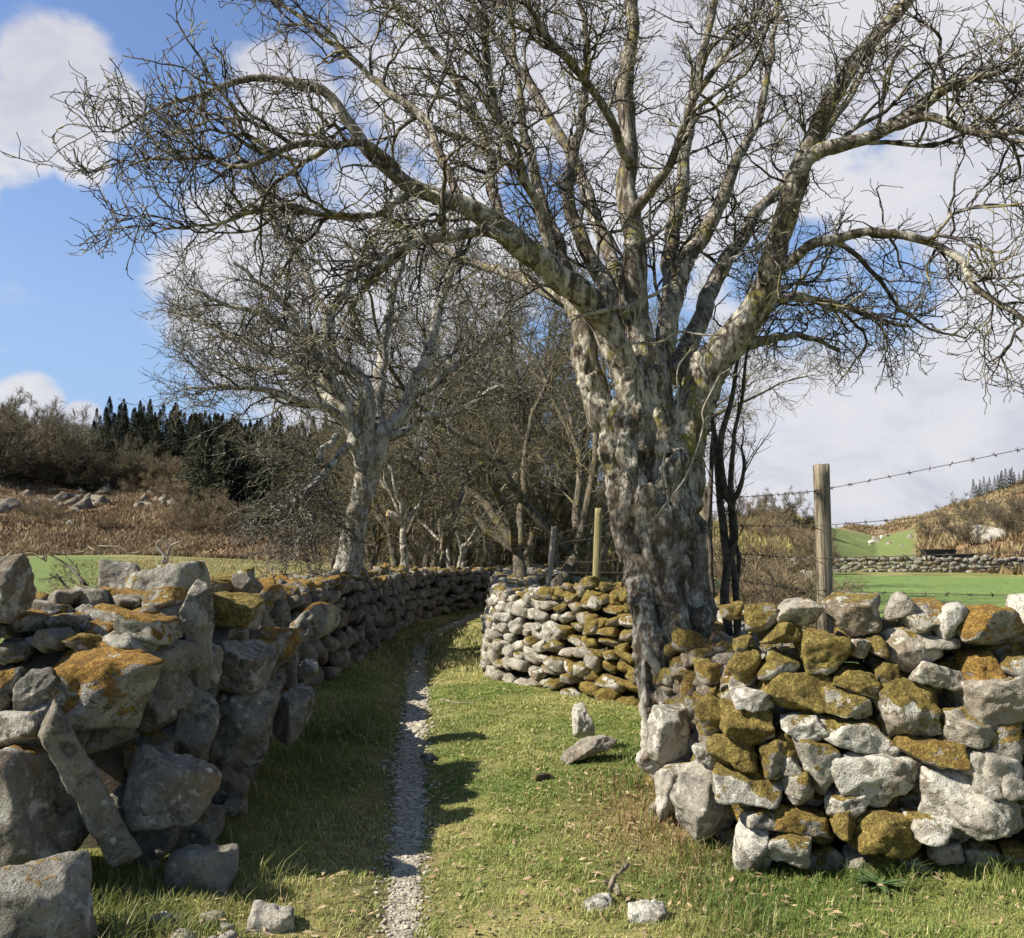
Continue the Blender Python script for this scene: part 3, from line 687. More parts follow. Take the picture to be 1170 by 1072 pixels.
# ------------------------------------------------------------------ tree on the left wall
lb = np.array([*at(398, 668, 12.75)[:2], 0]); lb[2] = gz(lb[0], lb[1])
T2 = empty('leaning_tree', lb, 'bare tree with a pale sunlit trunk and mossy foot, growing through the left wall', 'tree')
t2 = [[(396, 720, 12.2, 19), (395, 672, 12.2, 18), (399, 640, 12.2, 14.5), (405, 605, 12.2, 13), (414, 565, 12.2, 12.5), (423, 530, 12.2, 12.5), (428, 505, 12.2, 11)],
      [(421, 545, 12.2, 12), (412, 515, 12.1, 9), (404, 490, 12, 8)], [(421, 540, 12.2, 12), (432, 515, 12.2, 9), (442, 495, 12.3, 7)], [(385, 700, 12.0, 8), (388, 672, 12.05, 9), (393, 645, 12.1, 8)]]
do_trunk(T2, lb, [px_line(l, .55) for l in t2], .03, M_bark2, 71, .02, .02)
l2 = [
 [(420, 535, 12.2, 12), (402, 490, 12.1, 9), (388, 455, 12, 8), (362, 405, 11.8, 6.5), (345, 367, 11.6, 5), (310, 330, 11.4, 3.5), (265, 300, 11.2, 2)],
 [(422, 530, 12.2, 11), (415, 440, 12.2, 9), (380, 405, 12.2, 8), (380, 360, 12.2, 7), (405, 310, 12.3, 5), (430, 260, 12.4, 3), (440, 200, 12.4, 1.5)],
 [(424, 525, 12.2, 12), (442, 495, 12.3, 9), (468, 455, 12.5, 8), (490, 390, 12.7, 6.5), (505, 345, 12.8, 5), (525, 290, 12.9, 3.5), (540, 230, 13, 1.5)],
 [(424, 520, 12.3, 10), (435, 450, 12.8, 8), (440, 390, 13.2, 6), (455, 320, 13.5, 4), (470, 240, 13.8, 2)],
 [(405, 490, 12.1, 6), (370, 465, 11.8, 5), (320, 455, 11.5, 4.5), (270, 440, 11.3, 3), (215, 440, 11.1, 1.5)],
 [(405, 500, 12.1, 5), (380, 530, 11.7, 4), (357, 556, 11.4, 4), (335, 580, 11.2, 2.5), (312, 600, 11.1, 1.2)],
 [(385, 500, 12, 4), (366, 520, 11.7, 3.5), (350, 560, 11.5, 3.5), (353, 600, 11.4, 3), (352, 630, 11.4, 1.5)],
 [(388, 455, 12, 6), (340, 420, 12.3, 5), (280, 390, 12.6, 4), (230, 370, 12.9, 2.5), (195, 360, 13, 1.2)],
 [(370, 420, 11.9, 5), (320, 370, 11.3, 4), (270, 350, 10.9, 3), (220, 330, 10.6, 1.5)],
 [(440, 500, 12.3, 6), (480, 480, 12.0, 5), (530, 470, 11.8, 4), (580, 440, 11.6, 2)],
 [(468, 455, 12.5, 5), (510, 430, 13, 4), (560, 380, 13.5, 3), (600, 330, 13.8, 1.5)],
 [(380, 370, 12.2, 5), (340, 300, 12.5, 4), (310, 250, 12.8, 3), (290, 210, 13, 1.5)],
 [(410, 480, 12.3, 6), (360, 440, 13.3, 5), (300, 420, 14, 3), (240, 400, 14.6, 1.5)],
]
LP2 = do_limbs(T2, lb, [px_line(l, .55) for l in l2], 40, M_bark2, 83, 8, .06, .1)
crown('crown', LP2, lb, T2, M_twig2, [
    dict(count=14, Lr=(.8, 2.0), nseg=10, angr=(.5, 1.2), up=.08, tmin=.2, rf=.010, wig=.26, rmin=.006, k=4, outw=.3, damp=.6),
    dict(count=8, Lr=(.4, 1.1), nseg=8, angr=(.45, 1.1), up=.06, tmin=.15, rf=.009, wig=.3, rmin=.0048, k=3, outw=.15),
    dict(count=7, Lr=(.15, .45), nseg=5, angr=(.4, 1.1), up=.1, tmin=.15, rf=.008, wig=.26, rmin=.0042, k=3, lift=.05),
], 201, centre=lb + np.array([0.2, 0, 2.8]))
# ------------------------------------------------------------------ procedural trees
def rand_tree(name, label, cat, loc, H, seed, nl, spread, mb, mt, trunks=1, r0=.14, spec=None, group=None, rmin=.006, k=6, fork=.25, lean=.05, limb_one=True, cut=False, ups=.9, n_l=18, voxel=.04):
    r = np.random.default_rng(seed); base = np.array(loc, float)
    o = empty(name, base, label, cat, group)
    tl, ll = [], []
    for j in range(trunks):
        a = r.uniform(0, 6.28); ln = lean + (.22 if trunks > 1 else 0)
        p = np.array([.12 * math.cos(a) * (trunks > 1), .12 * math.sin(a) * (trunks > 1), -.15]); d = norm(np.array([math.cos(a) * ln, math.sin(a) * ln, 1]))
        pts = [[*p, r0 * 1.25]]; hf = H * fork * r.uniform(.85, 1.15)
        for s in range(4):
            d = norm(d + r.normal(size=3) * .08); p = p + d * hf / 4; pts.append([*p, r0 * (1 - .1 * s)])
        tl.append(pts)
        for i in range(max(1, nl // trunks)):
            az = i * 6.283 / max(1, nl // trunks) + r.uniform(-.5, .5); el = r.uniform(.35, 1) * spread
            dd = norm(np.array([math.cos(az) * el, math.sin(az) * el, ups])); q = p + d * r.uniform(-.35, 0) * hf * .5; Lb = (H - hf) * r.uniform(.75, 1.1)
            pl = [[*q, r0 * .62]]
            for s in range(6):
                dd = norm(dd + r.normal(size=3) * .2 + np.array([0, 0, .03])); q = q + dd * Lb / 6; pl.append([*q, r0 * .62 * (1 - (s + 1) / 6.4)])
            ll.append(pl)
    if voxel:
        ts = [tubes(x[None, :, :3], x[None, :, 3], 12, i) for i, x in enumerate([resample(l, 14, .02, seed) for l in tl])]
        remeshed('trunk', ts, voxel, mb, o, 0, seed, .015, .015)
    else:
        V, fl = merge([tubes(x[None, :, :3], x[None, :, 3], 6, i) for i, x in enumerate([resample(l, 8, .02, seed) for l in tl])]); mk('trunk', V, fl, mb, o)
    LPx = do_limbs(o, np.zeros(3), ll, n_l, mb, seed, k, .05, .1, 'limbs', one=True)
    crown('crown', LPx, np.zeros(3), o, mt, spec, seed, centre=np.array([0, 0, H * .4]))
    return o
def spec_mid(s=1.0, r=.006, c=(9, 8, 7)):
    return [dict(count=c[0], Lr=(.7 * s, 1.7 * s), nseg=7, angr=(.45, 1.1), up=.08, tmin=.15, rf=.010, wig=.2, rmin=r, k=4, outw=.25),
            dict(count=c[1], Lr=(.35 * s, .95 * s), nseg=6, angr=(.45, 1.1), up=.06, tmin=.15, rf=.009, wig=.24, rmin=r * .8, k=3, outw=.1),
            dict(count=c[2], Lr=(.14 * s, .42 * s), nseg=4, angr=(.4, 1.1), up=.08, tmin=.15, rf=.008, wig=.26, rmin=r * .7, k=3)]
def gp(px, Y):
    x = (px - 585) / F * Y; return (x, Y, gz(x, Y))
sm = rand_tree('pollarded_tree', 'slim pale trunk with an orange cut stub, between the leaning tree and the many-stemmed tree', 'tree', gp(463, 17.6), 4.3, 303, 4, .6, M_bark2, M_twig2, 1, .10, spec_mid(.6, .006, (5, 6, 6)), fork=.55, lean=.02)
V, fl = tubes(np.array([[[0, 0, 1.9], [-.18, -.05, 2.05], [-.34, -.1, 2.12]]]), np.array([[.085, .075, .07]]), 12)
mk('cut_stub', V, fl, M_bark2, sm)
V, fl = tubes(np.array([[[-.34, -.1, 2.12], [-.352, -.104, 2.124]]]), np.array([[.068, .062]]), 12); mk('cut_face', V, fl, M_cut, sm)
rand_tree('many_stemmed_tree', 'bushy bare tree with several slender pale stems at the bend of the lane', 'tree', gp(517, 23.5), 6.4, 311, 10, .8, M_bark2, M_twig2, 4, .075, spec_mid(.8, .006, (8, 7, 7)), fork=.3)
rand_tree('dark_tree', 'dark bushy tree with thick crooked limbs standing behind the two leaning fence stakes', 'tree', gp(606, 17), 9.2, 317, 9, .9, M_barkd, M_twigo, 2, .17, spec_mid(1.15, .007, (11, 9, 7)), fork=.22)
A1 = rand_tree('lane_tree', 'bare grey tree left of the lane, beyond the bend', 'tree', gp(562, 27), 11.5, 331, 9, .75, M_barkd, M_twigo, 1, .15, spec_mid(1.3, .008, (11, 9, 7)), fork=.25)
A2 = rand_tree('lane_tree', 'bare grey tree right of the pale fence stake, beyond the mid wall', 'tree', gp(668, 22), 8.6, 337, 8, .95, M_barkd, M_twigo, 2, .12, spec_mid(1.2, .008, (10, 9, 7)), fork=.25)
gr = 'bare trees massed behind the lane trees'
for i, (px, Y, s, src) in enumerate([(480, 26, .95, 1), (525, 32, 1.15, 0), (600, 30, 1.15, 0), (640, 36, 1.3, 1), (700, 30, .8, 1), (590, 42, 1.5, 0), (430, 34, .9, 1), (380, 40, .8, 0), (500, 22, .85, 1), (455, 24, .8, 0), (640, 25, .95, 0), (420, 27, .8, 1), (745, 38, .65, 1)]):
    c = copy_tree([A1, A2][src], gp(px, Y), 1.3 * i + 1, s)
    c['label'] = 'bare tree among the tangle of bare trees behind the bend of the lane'; c['group'] = gr
# dark sapling stems beside the old tree
sb = np.array([*at(835, 700, 6.9)[:2], 0]); sb[2] = gz(sb[0], sb[1])
SP = empty('sapling', sb, 'clump of thin dark upright stems just right of the huge old trunk', 'sapling')
sl = [[(835, 760, 6.9, 5.5), (829, 650, 6.9, 5), (824, 570, 6.9, 4), (820, 510, 6.95, 3), (812, 450, 7, 2), (806, 390, 7, 1.5)],
      [(842, 760, 6.9, 4), (834, 640, 6.9, 4), (834, 560, 6.9, 3.5), (842, 500, 6.85, 2.5), (852, 440, 6.8, 2), (858, 380, 6.8, 1)],
      [(828, 570, 6.9, 4), (822, 520, 6.8, 4), (830, 470, 6.8, 3), (838, 420, 6.8, 2), (850, 350, 6.8, 1)],
      [(834, 575, 6.9, 3), (846, 560, 6.8, 3), (853, 535, 6.7, 2), (850, 510, 6.7, 1.2)],
      [(833, 640, 6.9, 3), (842, 610, 6.85, 3), (838, 575, 6.8, 3), (830, 555, 6.8, 2)],
      [(845, 760, 7, 4), (842, 690, 7, 4), (846, 640, 7, 3), (838, 610, 7, 2)],
      [(812, 750, 7.1, 3), (814, 640, 7.1, 3), (808, 560, 7.1, 3), (815, 490, 7.2, 2)]]
LPs = do_limbs(SP, sb, [px_line(l, 0) for l in sl], 24, M_twigd, 93, 6, .03, .1, 'stem')
crown('twigs', LPs, sb, SP, M_twigd, [dict(count=7, Lr=(.2, .7), nseg=6, angr=(.25, .7), up=.4, tmin=.2, rf=.008, wig=.15, rmin=.003, k=3),
    dict(count=4, Lr=(.1, .3), nseg=4, angr=(.3, .8), up=.3, tmin=.2, rf=.008, wig=.2, rmin=.0025, k=3)], 95, centre=sb)
# ------------------------------------------------------------------ right wall, near length: stones traced from the photo onto its face
YX = [735, 770, 800, 850, 1170, 1300]; YY = [5.6, 5.1, 4.7, 4.42, 4.02, 3.9]
def face_pt(px, py):
    y0 = np.interp(px, YX, YY); Y = y0
    for _ in range(3):
        z = at(px, py, Y)[2]; Y = y0 + .13 * max(z, 0)
    return at(px, py, Y), Y
NS = [(985,703,70,48,0,.35,.6,.2,0),(915,700,50,32,0,.0,.6,.2,0),(898,725,54,34,.1,1,.3,.1,0),(869,709,38,36,0,.7,.5,.15,0),(1025,698,26,38,.5,0,.3,.2,0),
(1058,708,50,40,0,.5,.4,.7,0),(1088,712,40,46,0,0,1,.2,0),(1138,716,70,48,-.25,.6,.5,.8,0),(1076,736,40,16,0,0,.6,.2,1),(942,749,58,46,.1,1,.3,.05,0),
(978,742,30,24,0,0,1,.2,0),(1045,744,80,54,-.1,.35,.8,.2,0),(1001,740,24,22,.2,.9,.3,.1,0),(917,795,86,54,.15,1,.2,.1,0),(978,780,48,26,.2,.95,.4,.1,1),
(1012,774,32,30,-.4,.9,.4,.1,0),(967,806,58,36,.1,.65,.7,.1,0),(1040,810,74,76,-.3,.62,.7,.15,0),(1078,776,62,28,.3,0,.7,.2,1),(1120,768,56,44,-.1,.75,.4,.8,0),
(1162,762,38,26,0,.5,.6,.4,0),(1145,800,82,58,-.3,.1,.15,.2,0),(1106,829,66,50,-.3,.45,.5,.15,0),(1152,849,48,46,0,.55,.4,.5,0),(920,833,54,28,-.1,.1,1,.2,1),
(984,845,84,44,.3,.4,1,.1,0),(1068,863,78,30,.05,.85,.3,.4,1),(938,881,58,60,.1,.5,.5,.3,0),(1010,892,104,70,-.05,.0,1,.2,0),(1088,914,58,68,0,0,1,.2,0),
(1117,876,34,36,0,.1,.1,.3,0),(1126,904,30,34,0,0,.6,.2,0),(1148,884,46,52,0,.1,.7,.2,0),(1140,942,86,68,-.2,0,.7,.2,0),(966,922,50,30,-.2,.4,.9,.2,0),
(915,944,76,36,.1,.85,.4,.4,0),(963,945,36,36,0,.9,.3,.2,0),(1017,958,92,48,0,1.1,.2,.2,0),(1062,952,44,32,0,.2,.9,.2,0),(853,762,38,46,.3,1,.2,.1,0),
(890,762,40,40,.3,.6,.7,.1,0),(860,800,50,24,0,0,1,.2,1),(855,829,58,48,.1,1.05,.2,.15,0),(820,823,34,60,-.5,.9,.5,.1,0),(807,866,24,34,.1,.1,1,.2,0),
(860,903,90,54,.15,.5,.7,.1,0),(842,866,60,44,-.2,1,.2,.1,0),(888,868,46,48,-.2,.85,.4,.15,0),(899,880,28,26,0,.4,.6,.3,0),(912,905,40,40,-.3,.6,.5,.2,0),
(803,920,62,88,-.15,.2,.5,.2,0),(770,845,42,66,.05,.15,1,.2,0),(748,872,30,42,.3,0,1,.2,0),(772,905,36,60,.2,.1,.9,.2,0),(860,973,44,60,.15,0,1,.2,0),
(902,973,54,32,.1,.4,.8,.2,0),(868,940,40,30,0,.3,.8,.2,0),(1160,905,30,30,0,.2,.8,.2,0),(832,700,30,22,0,.9,.4,.2,0),(760,925,26,36,.3,.1,.8,.2,0),(845,740,26,24,0,.9,.3,.1,0)]
wb = np.array([1.2, 4.5, gz(1.2, 4.5)])
WR = Wall('dry_stone_wall', 'low dry stone wall nearest on the right, olive moss on its stones, large white lichened ones near its foot', wb)
for i, (px, py, w, h, a, mo, wh, to, sl_) in enumerate(NS):
    p, Y = face_pt(px, py); sx = w * Y / F; sz = h * Y / F; dep = min(max(.8 * (sx + sz), .22), .42)
    p = p + np.array([0.03, dep * .36, 0])
    rz = -.2 if px > 830 else -.75
    WR.add(p, (sx * 1.08, dep, sz * 1.08), (0, a, rz), mo, wh * .85, to, slab=bool(sl_), pri=1, sub=5 if sx > .2 else 4, ang_=1.1)
polyR = [(0.90, 5.75, .95), (1.00, 5.1, .85), (1.14, 4.55, 1.0), (1.5, 4.37, 1.12), (2.5, 4.05, 1.05), (3.6, 3.75, 1.05), (4.6, 3.5, 1.1)]
# filler stones set back behind the traced ones
face_fill(WR, [(x + .03, y + .17, h - .02) for x, y, h in polyR], -1, .55, lambda u, v: .16, lambda u, v, r: (r.uniform(.2, .9), r.uniform(0, .7), r.uniform(0, .5)), 51, batter=.13, core=True)
face_fill(WR, polyR[4:], -1, .5, lambda u, v: .2, lambda u, v, r: (r.uniform(-.2, .5), r.uniform(.2, 1), r.uniform(.1, .7)), 52, batter=.13, core=False, u0=.15)
WR.build()
# white stone standing at the right edge
p = at(1172, 698, 4.45); rock('white_stone', p + np.array([.08, .1, -.02]), (.22, .18, .26), (0, .2, 0), 0, 1, .2, 4, seed=77)
o = bpy.data.objects['white_stone']; tag(o, 'bright white stone stood on the near right wall at the photo edge', 'stone')
# wall behind and around the old tree
WT = Wall('dry_stone_wall', 'short stretch of shaded mossy wall running behind the old tree trunk', (1.3, 7, gz(1.3, 7)))
face_fill(WT, [(0.98, 5.6, .8), (1.12, 6.6, .85), (1.3, 7.6, .95), (1.45, 8.5, 1.05)], 1, .8, lambda u, v: .19, lambda u, v, r: (r.uniform(.1, .9), r.uniform(.1, .9), r.uniform(0, .5)), 53)
WT.build(60)
# middle length of the right wall
def am(u, v, r):
    q = np.clip(1.25 - u * .62, 0, 1)  # mossy near the tree, white further along
    return (q * r.uniform(.6, 1.1) + (v > .8) * .25 + (r.random() < .25) * .4, r.uniform(.2, .95) if q < .6 else r.uniform(.2, .9), r.uniform(0, .35))
WM = Wall('dry_stone_wall', 'mid right dry stone wall of small pale stones with golden moss, ending at the corner of the lane', (0.5, 9.6, gz(.5, 9.6)))
face_fill(WM, [(1.50, 8.45, 1.12), (0.95, 9.0, 1.12), (0.35, 9.7, 1.08), (-0.22, 10.45, 1.0), (-0.33, 10.9, .98), (-0.36, 12, .95), (-0.42, 14, .92), (-0.45, 17, .9), (-0.2, 20, .9), (0.8, 23, .9)], 1, .65,
          lambda u, v: (.165 if u < 3.2 else .2) * (1.15 - .25 * v), am, 61, back=False)
WM.build()
# ------------------------------------------------------------------ left wall
def al(u, v, r):
    t = v > .82
    return ((r.uniform(.1, .75) if t else r.uniform(-.3, .25)), (r.uniform(.4, 1) if t else r.uniform(.1, .6)), r.uniform(.3, .95) if u < 7 else r.uniform(.1, .7))
WL = Wall('dry_stone_wall', 'long tumbledown dry stone wall left of the path, its lane side in deep shade, orange moss along the top', (-2, 8, gz(-2, 8)))
WL.lt = .5  # dark stone, its colour lowered further to stand in for lane-side shade
polyL = [(-1.62, 4.55, 1.12), (-1.68, 5.0, 1.26), (-1.75, 5.8, 1.14), (-1.95, 7.2, 1.08), (-2.08, 8.9, 1.06), (-2.02, 11, 1.08), (-1.93, 13.3, 1.05), (-1.92, 15.5, 1.0), (-1.85, 17.8, .98), (-1.35, 20.5, .95), (-.1, 23.5, .9), (2.0, 26, .9)]
face_fill(WL, polyL, -1, 1.0, lambda u, v: (.27 if u < 5 else .2) * (1.25 - .45 * min(v, 1.2)), al, 71, batter=.16)
# end of the wall towards the camera, stepping down to the left
def L(px0, py0, px1, py1, Y, dep, rot=0, mo=0, wh=.3, to=.7, slab=False, rz=0, rx=0, lab=None, k=1.0):
    p = at((px0 + px1) / 2, (py0 + py1) / 2, Y); w = (px1 - px0) * Y / F * 1.06 * k; h = (py1 - py0) * Y / F * 1.06 * k
    WL.add(p + np.array([0, dep * .3, 0]), (w, dep, h), (rx, rot, rz), mo, min(wh + (.25 if py0 < 760 else .05), 1), to, slab=slab, pri=1, sub=5, label=lab)
L(38, 745, 172, 830, 4.15, .42, .1, .62, .5, 1.0, rz=.15, slab=True, lab='broad block capped with bright orange moss')
L(60, 732, 165, 775, 4.45, .4, .08, .6, .6, .9, True)
L(150, 735, 192, 778, 4.5, .35, .1, .75, .5, .6)
L(100, 702, 168, 742, 4.75, .3, .1, .42, .6, .8, True)
L(118, 676, 200, 712, 5.0, .45, .1, .7, .4, .9, True)
L(135, 648, 232, 690, 5.2, .5, -.25, .35, 1, .15, True, lab='pointed rock with white lichen and yellow moss')
L(196, 665, 234, 770, 4.85, .3, -.1, 0, .3, .3)
L(222, 678, 292, 722, 5.6, .42, .05, .75, .7, 0.05, True, lab='flat-topped rock with a yellow moss cap')
L(234, 652, 284, 680, 6.0, .3, -.15, .5, .7, .05, True)
L(262, 655, 292, 680, 5.9, .3, .5, 0, .2, .3)
L(20, 690, 62, 728, 4.7, .25, .2, .1, .8, .3)
L(38, 683, 75, 705, 4.9, .25, -.1, 0, .7, .3)
L(58, 705, 95, 740, 4.65, .25, .2, 0, .6, .3)
L(78, 690, 105, 722, 4.8, .25, .3, .1, .5, .6)
L(90, 680, 125, 705, 5.1, .25, .2, .3, .5, .8)
L(-15, 700, 28, 735, 4.6, .3, .1, .6, .4, .3)
L(-15, 730, 30, 762, 4.4, .3, .1, .2, .6, .7)
L(28, 722, 62, 748, 4.5, .25, 0, .1, .9, .3)
L(8, 765, 52, 828, 4.0, .28, .15, 0, .3, .2)
L(-20, 765, 12, 815, 4.0, .28, 0, .5, .5, .9)
L(-15, 815, 48, 862, 3.95, .35, -.1, .1, .8, .3)
L(35, 800, 95, 860, 4.2, .35, .2, 0, .3, .4)
L(78, 810, 148, 868, 4.3, .45, .2, 0, .3, .3)
L(130, 775, 200, 840, 4.5, .42, .1, 0, .25, .3)
L(176, 788, 242, 880, 4.75, .45, .2, -.1, .5, .3, lab='big dark block with white lichen spots')
L(140, 925, 200, 985, 4.35, .3, .1, 0, .2, .3, True)
L(190, 930, 245, 985, 4.45, .3, -.1, 0, .2, .3, True)
L(110, 900, 160, 960, 4.3, .3, -.1, 0, .2, .3)
L(150, 835, 200, 890, 4.7, .4, .2, -.1, .3, .3)
L(240, 790, 312, 885, 5.3, .45, .1, -.1, .45, .3)
L(228, 735, 300, 800, 5.3, .45, .1, -.1, .3, .3)
L(190, 740, 240, 795, 4.9, .4, .1, -.1, .3, .3)
L(286, 712, 334, 770, 5.8, .45, .1, .5, .4, 1.0, lab='dark stone with a rust-orange moss top')
L(335, 755, 364, 778, 6.4, .3, 0, 0, 1, .3)
L(305, 790, 350, 850, 6.0, .4, .1, -.1, .5, .3)
L(325, 690, 380, 745, 7.0, .4, .1, .4, .8, .8)
L(240, 885, 282, 925, 5.0, .25, .1, 0, .2, .3)
L(252, 915, 278, 938, 4.9, .15, 0, 0, .3, .3)
# body of the heap that carries them
body = [(-1.72, 4.75, .9), (-2.2, 4.5, .78), (-2.75, 4.3, .72), (-3.6, 4.2, .75)]
face_fill(WL, [(x, y + .1, h) for x, y, h in body], 1, 1.2, lambda u, v: .2, lambda u, v, r: (r.uniform(-.2, .3), r.uniform(.2, .9), .6), 73, batter=.25)
WL.build()
# loose stones, each a thing of its own
def loose(name, label, px0, py0, px1, py1, Y, dep, rot=0, mo=0, wh=.3, to=.5, slab=False, rz=0, rx=0, cat='stone', size=None, sub=5, ang_=1.0, drop=0, lt=.6, seed=None):
    p = at((px0 + px1) / 2, (py0 + py1) / 2, Y)
    w, h = (size if size else ((px1 - px0) * Y / F * 1.04, (py1 - py0) * Y / F * 1.04))
    o = rock(name, p + np.array([0, dep * .25, -drop]), (w, dep, h), (rx, rot, rz), mo, wh, to, sub, slab=slab, ang_=ang_, lt=lt, seed=seed)
    if Y < 4.2 and py1 > 900 and abs(rot) < .4:   # bed it in the ground, keeping its top where it is
        n_ = len(o.data.vertices); co = np.empty(n_ * 3, np.float32); o.data.vertices.foreach_get('co', co); co = co.reshape(-1, 3)
        lo, hi = co[:, 2].min(), co[:, 2].max(); g0 = gz(o.location.x, o.location.y) - .05 - o.location.z
        if lo > g0: co[:, 2] = g0 + (co[:, 2] - lo) * (hi - g0) / (hi - lo); o.data.vertices.foreach_set('co', co.ravel()); o.data.update()
    return tag(o, label, cat)
loose('leaning_slab', 'long tilted stone slab propped against the left wall end', 32, 812, 156, 1000, 3.9, .17, -.50, .1, .3, .3, True, rz=.35, rx=.12, size=(.17, .84), sub=5, seed=50003)
loose('boulder', 'big lichen-spotted boulder at the left photo edge, behind the leaning slab', -75, 858, 92, 1005, 3.85, .6, .1, .15, .5, .8, cat='boulder')
loose('boulder', 'rounded boulder with sunlit top and dark undercut side, right of the leaning slab', 128, 868, 238, 948, 4.22, .3, .12, -.3, .35, .3, cat='boulder', ang_=.6, lt=1, seed=4242)
loose('boulder', 'rough pale boulder in the bottom left corner', -55, 992, 108, 1115, 3.35, .4, .1, .05, .6, .6, cat='boulder')
loose('boulder', 'upright squared block at the left photo edge against the green field', -62, 632, 22, 715, 4.35, .3, .02, -.2, .6, .5, True, cat='boulder')
loose('boulder', 'dark rounded boulder silhouetted against the green field on the left', 104, 639, 162, 690, 5.6, .3, 0, -.3, .35, .3, cat='boulder')
loose('stone', 'dark flat stone in the shade below the rounded boulder', 188, 968, 264, 1008, 4.1, .22, .05, -.4, .05, .3, True)
loose('stone', 'flat pale stone set in the grass at the bottom left', 280, 1030, 336, 1058, 3.72, .16, .1, -.4, .35, .2, True, drop=.02, lt=1)
loose('stone', 'flat wedge stone lying in the right verge with a dark shaded side', 643, 826, 706, 862, 6.55, .26, -.32, -.4, .15, .4, False, rz=.25, drop=.075, size=(.48, .15), ang_=1.4, lt=.9, seed=60)
loose('stone', 'small pale upright stone behind the wedge stone on the right verge', 653, 804, 680, 845, 6.9, .14, -.2, -.3, .8, .2, lt=1)
loose('stone', 'small flat pale stone in the grass beside the broken stick', 668, 1022, 702, 1038, 3.95, .12, 0, -.4, .7, .2, True, drop=.02, lt=1)
loose('stone', 'long flat pale stone in the grass right of the broken stick', 718, 1030, 765, 1048, 3.85, .12, -.08, -.4, .9, .2, True, drop=.02, lt=1)
loose('stone', 'pale pebble lying at the right edge of the path', 480, 862, 496, 870, 6.5, .08, 0, -.4, .7, .2, True, sub=3)
rr_ = np.random.default_rng(5)
for i in range(16):
    px = rr_.uniform(150, 285); py = rr_.uniform(1040, 1066); Y = 1600 / (py - 620) * .99
    if i >= 10: px = rr_.uniform(150, 215); py = rr_.uniform(965, 1000); Y = 1600 / (py - 620)
    s = rr_.uniform(.04, .085); p = at(px, py, Y)
    o = rock('cobble', (p[0], Y, gz(p[0], Y) + s * .2), (s * 1.5, s * 1.2, s), (rr_.uniform(-.3, .3), rr_.uniform(-.3, .3), rr_.uniform(0, 3)), -.5, .5, .2, 3)
    tag(o, 'small pale cobble bedded in the grass at the foot of the left wall', 'cobble', 'cobbles at the foot of the left wall')
# ------------------------------------------------------------------ broken sticks, thistle, clod, dead branches
def stick(name, label, lines, base, cat, matl=M_dead, seed=1, k=8, wob=.02):
    o = empty(name, base, label, cat); do_limbs(o, np.array(base), lines, 24, matl, seed, k, wob, .45, 'branch'); return o
b_ = at(706, 1012, 4.05); b_[2] = gz(b_[0], b_[1])
stick('broken_stick', 'short forked piece of dead wood in the grass bottom centre', [px_line([(690, 1008, 4.05, 2), (702, 1014, 4.05, 3.4), (708, 1020, 4.0, 3)], 0), px_line([(700, 1018, 4.05, 3.2), (708, 1003, 4.05, 3.6), (713, 1000, 4.05, 2.6), (723, 990, 4.1, 3)], 0), px_line([(703, 1012, 4.05, 3), (706, 1026, 4.0, 2)], 0)], b_, 'stick', M_post, wob=.03)
b_ = at(520, 804, 8.7); b_[2] = gz(b_[0], b_[1])
stick('twig', 'thin pale twig lying on the grass right of the path', [[[b_[0] - .16, 8.8, b_[2] + .05, .007], [b_[0], 8.72, b_[2] + .035, .006], [b_[0] + .2, 8.7, b_[2] + .04, .004]]], b_, 'twig', seed=2, k=5)
b_ = at(620, 880, 6.1); b_[2] = gz(b_[0], b_[1])
tag(rock('bark_fragment', b_ + np.array([0, 0, .02]), (.16, .07, .05), (0, .1, .5), .4, 0, .9, 4, slab=True), 'dark fragment of rotten wood lying on the grass', 'wood').data.materials[0] = M_barkd
p0 = at(440, 742, 13); 
# dead branches on the left wall top
for i, (nm, lab, ls) in enumerate([
    ('dead_branch', 'crooked dead branch rising from the left wall beside the pointed rock', [[(178, 672, 5.9, 1.8), (183, 650, 5.9, 1.8), (192, 634, 5.9, 1.6), (200, 616, 5.9, 1.2), (216, 610, 5.9, .8)], [(186, 645, 5.9, 1.5), (176, 628, 5.9, 1.0), (182, 616, 5.8, .7)]]),
    ('dead_branch', 'thin dark fallen branch beside the dark boulder on the left wall', [[(104, 676, 5.3, 1.8), (85, 668, 5.3, 1.5), (66, 656, 5.3, 1.0)], [(102, 672, 5.3, 1.6), (88, 655, 5.35, 1.4), (78, 645, 5.4, 1.1), (62, 636, 5.4, .7)]]),
    ('dead_branch', 'long dead branch lying along the top of the left field bank', [[(30, 632, 30, .8), (90, 634, 30, 1.1), (120, 629, 30, 1.2), (160, 628, 30, .9), (215, 621, 30, .7)], [(45, 636, 30, .8), (53, 625, 30, .7), (62, 604, 30, .4)]])]):
    pl = [px_line(l, 0) for l in ls]; b_ = np.array(pl[0][0][:3]); o = stick(nm, lab, pl, b_, 'branch', [M_dead, M_twigd, M_post][i], 20 + i, 6, [.05, .05, .25][i])
    P0 = np.array([[q[:3] for q in pl[0][:3]]]); R0 = np.array([[q[3] for q in pl[0][:3]]])
    crown('twigs', (P0, R0), b_, o, [M_dead, M_twigd, M_dead][i], [dict(count=6, Lr=(.1, .3), nseg=5, angr=(.4, 1), up=.2, tmin=.2, rf=.01, wig=.2, rmin=.0025, k=3), dict(count=4, Lr=(.05, .14), nseg=4, angr=(.4, 1), up=.2, tmin=.2, rf=.01, wig=.2, rmin=.002, k=3)], 30 + i, centre=b_)
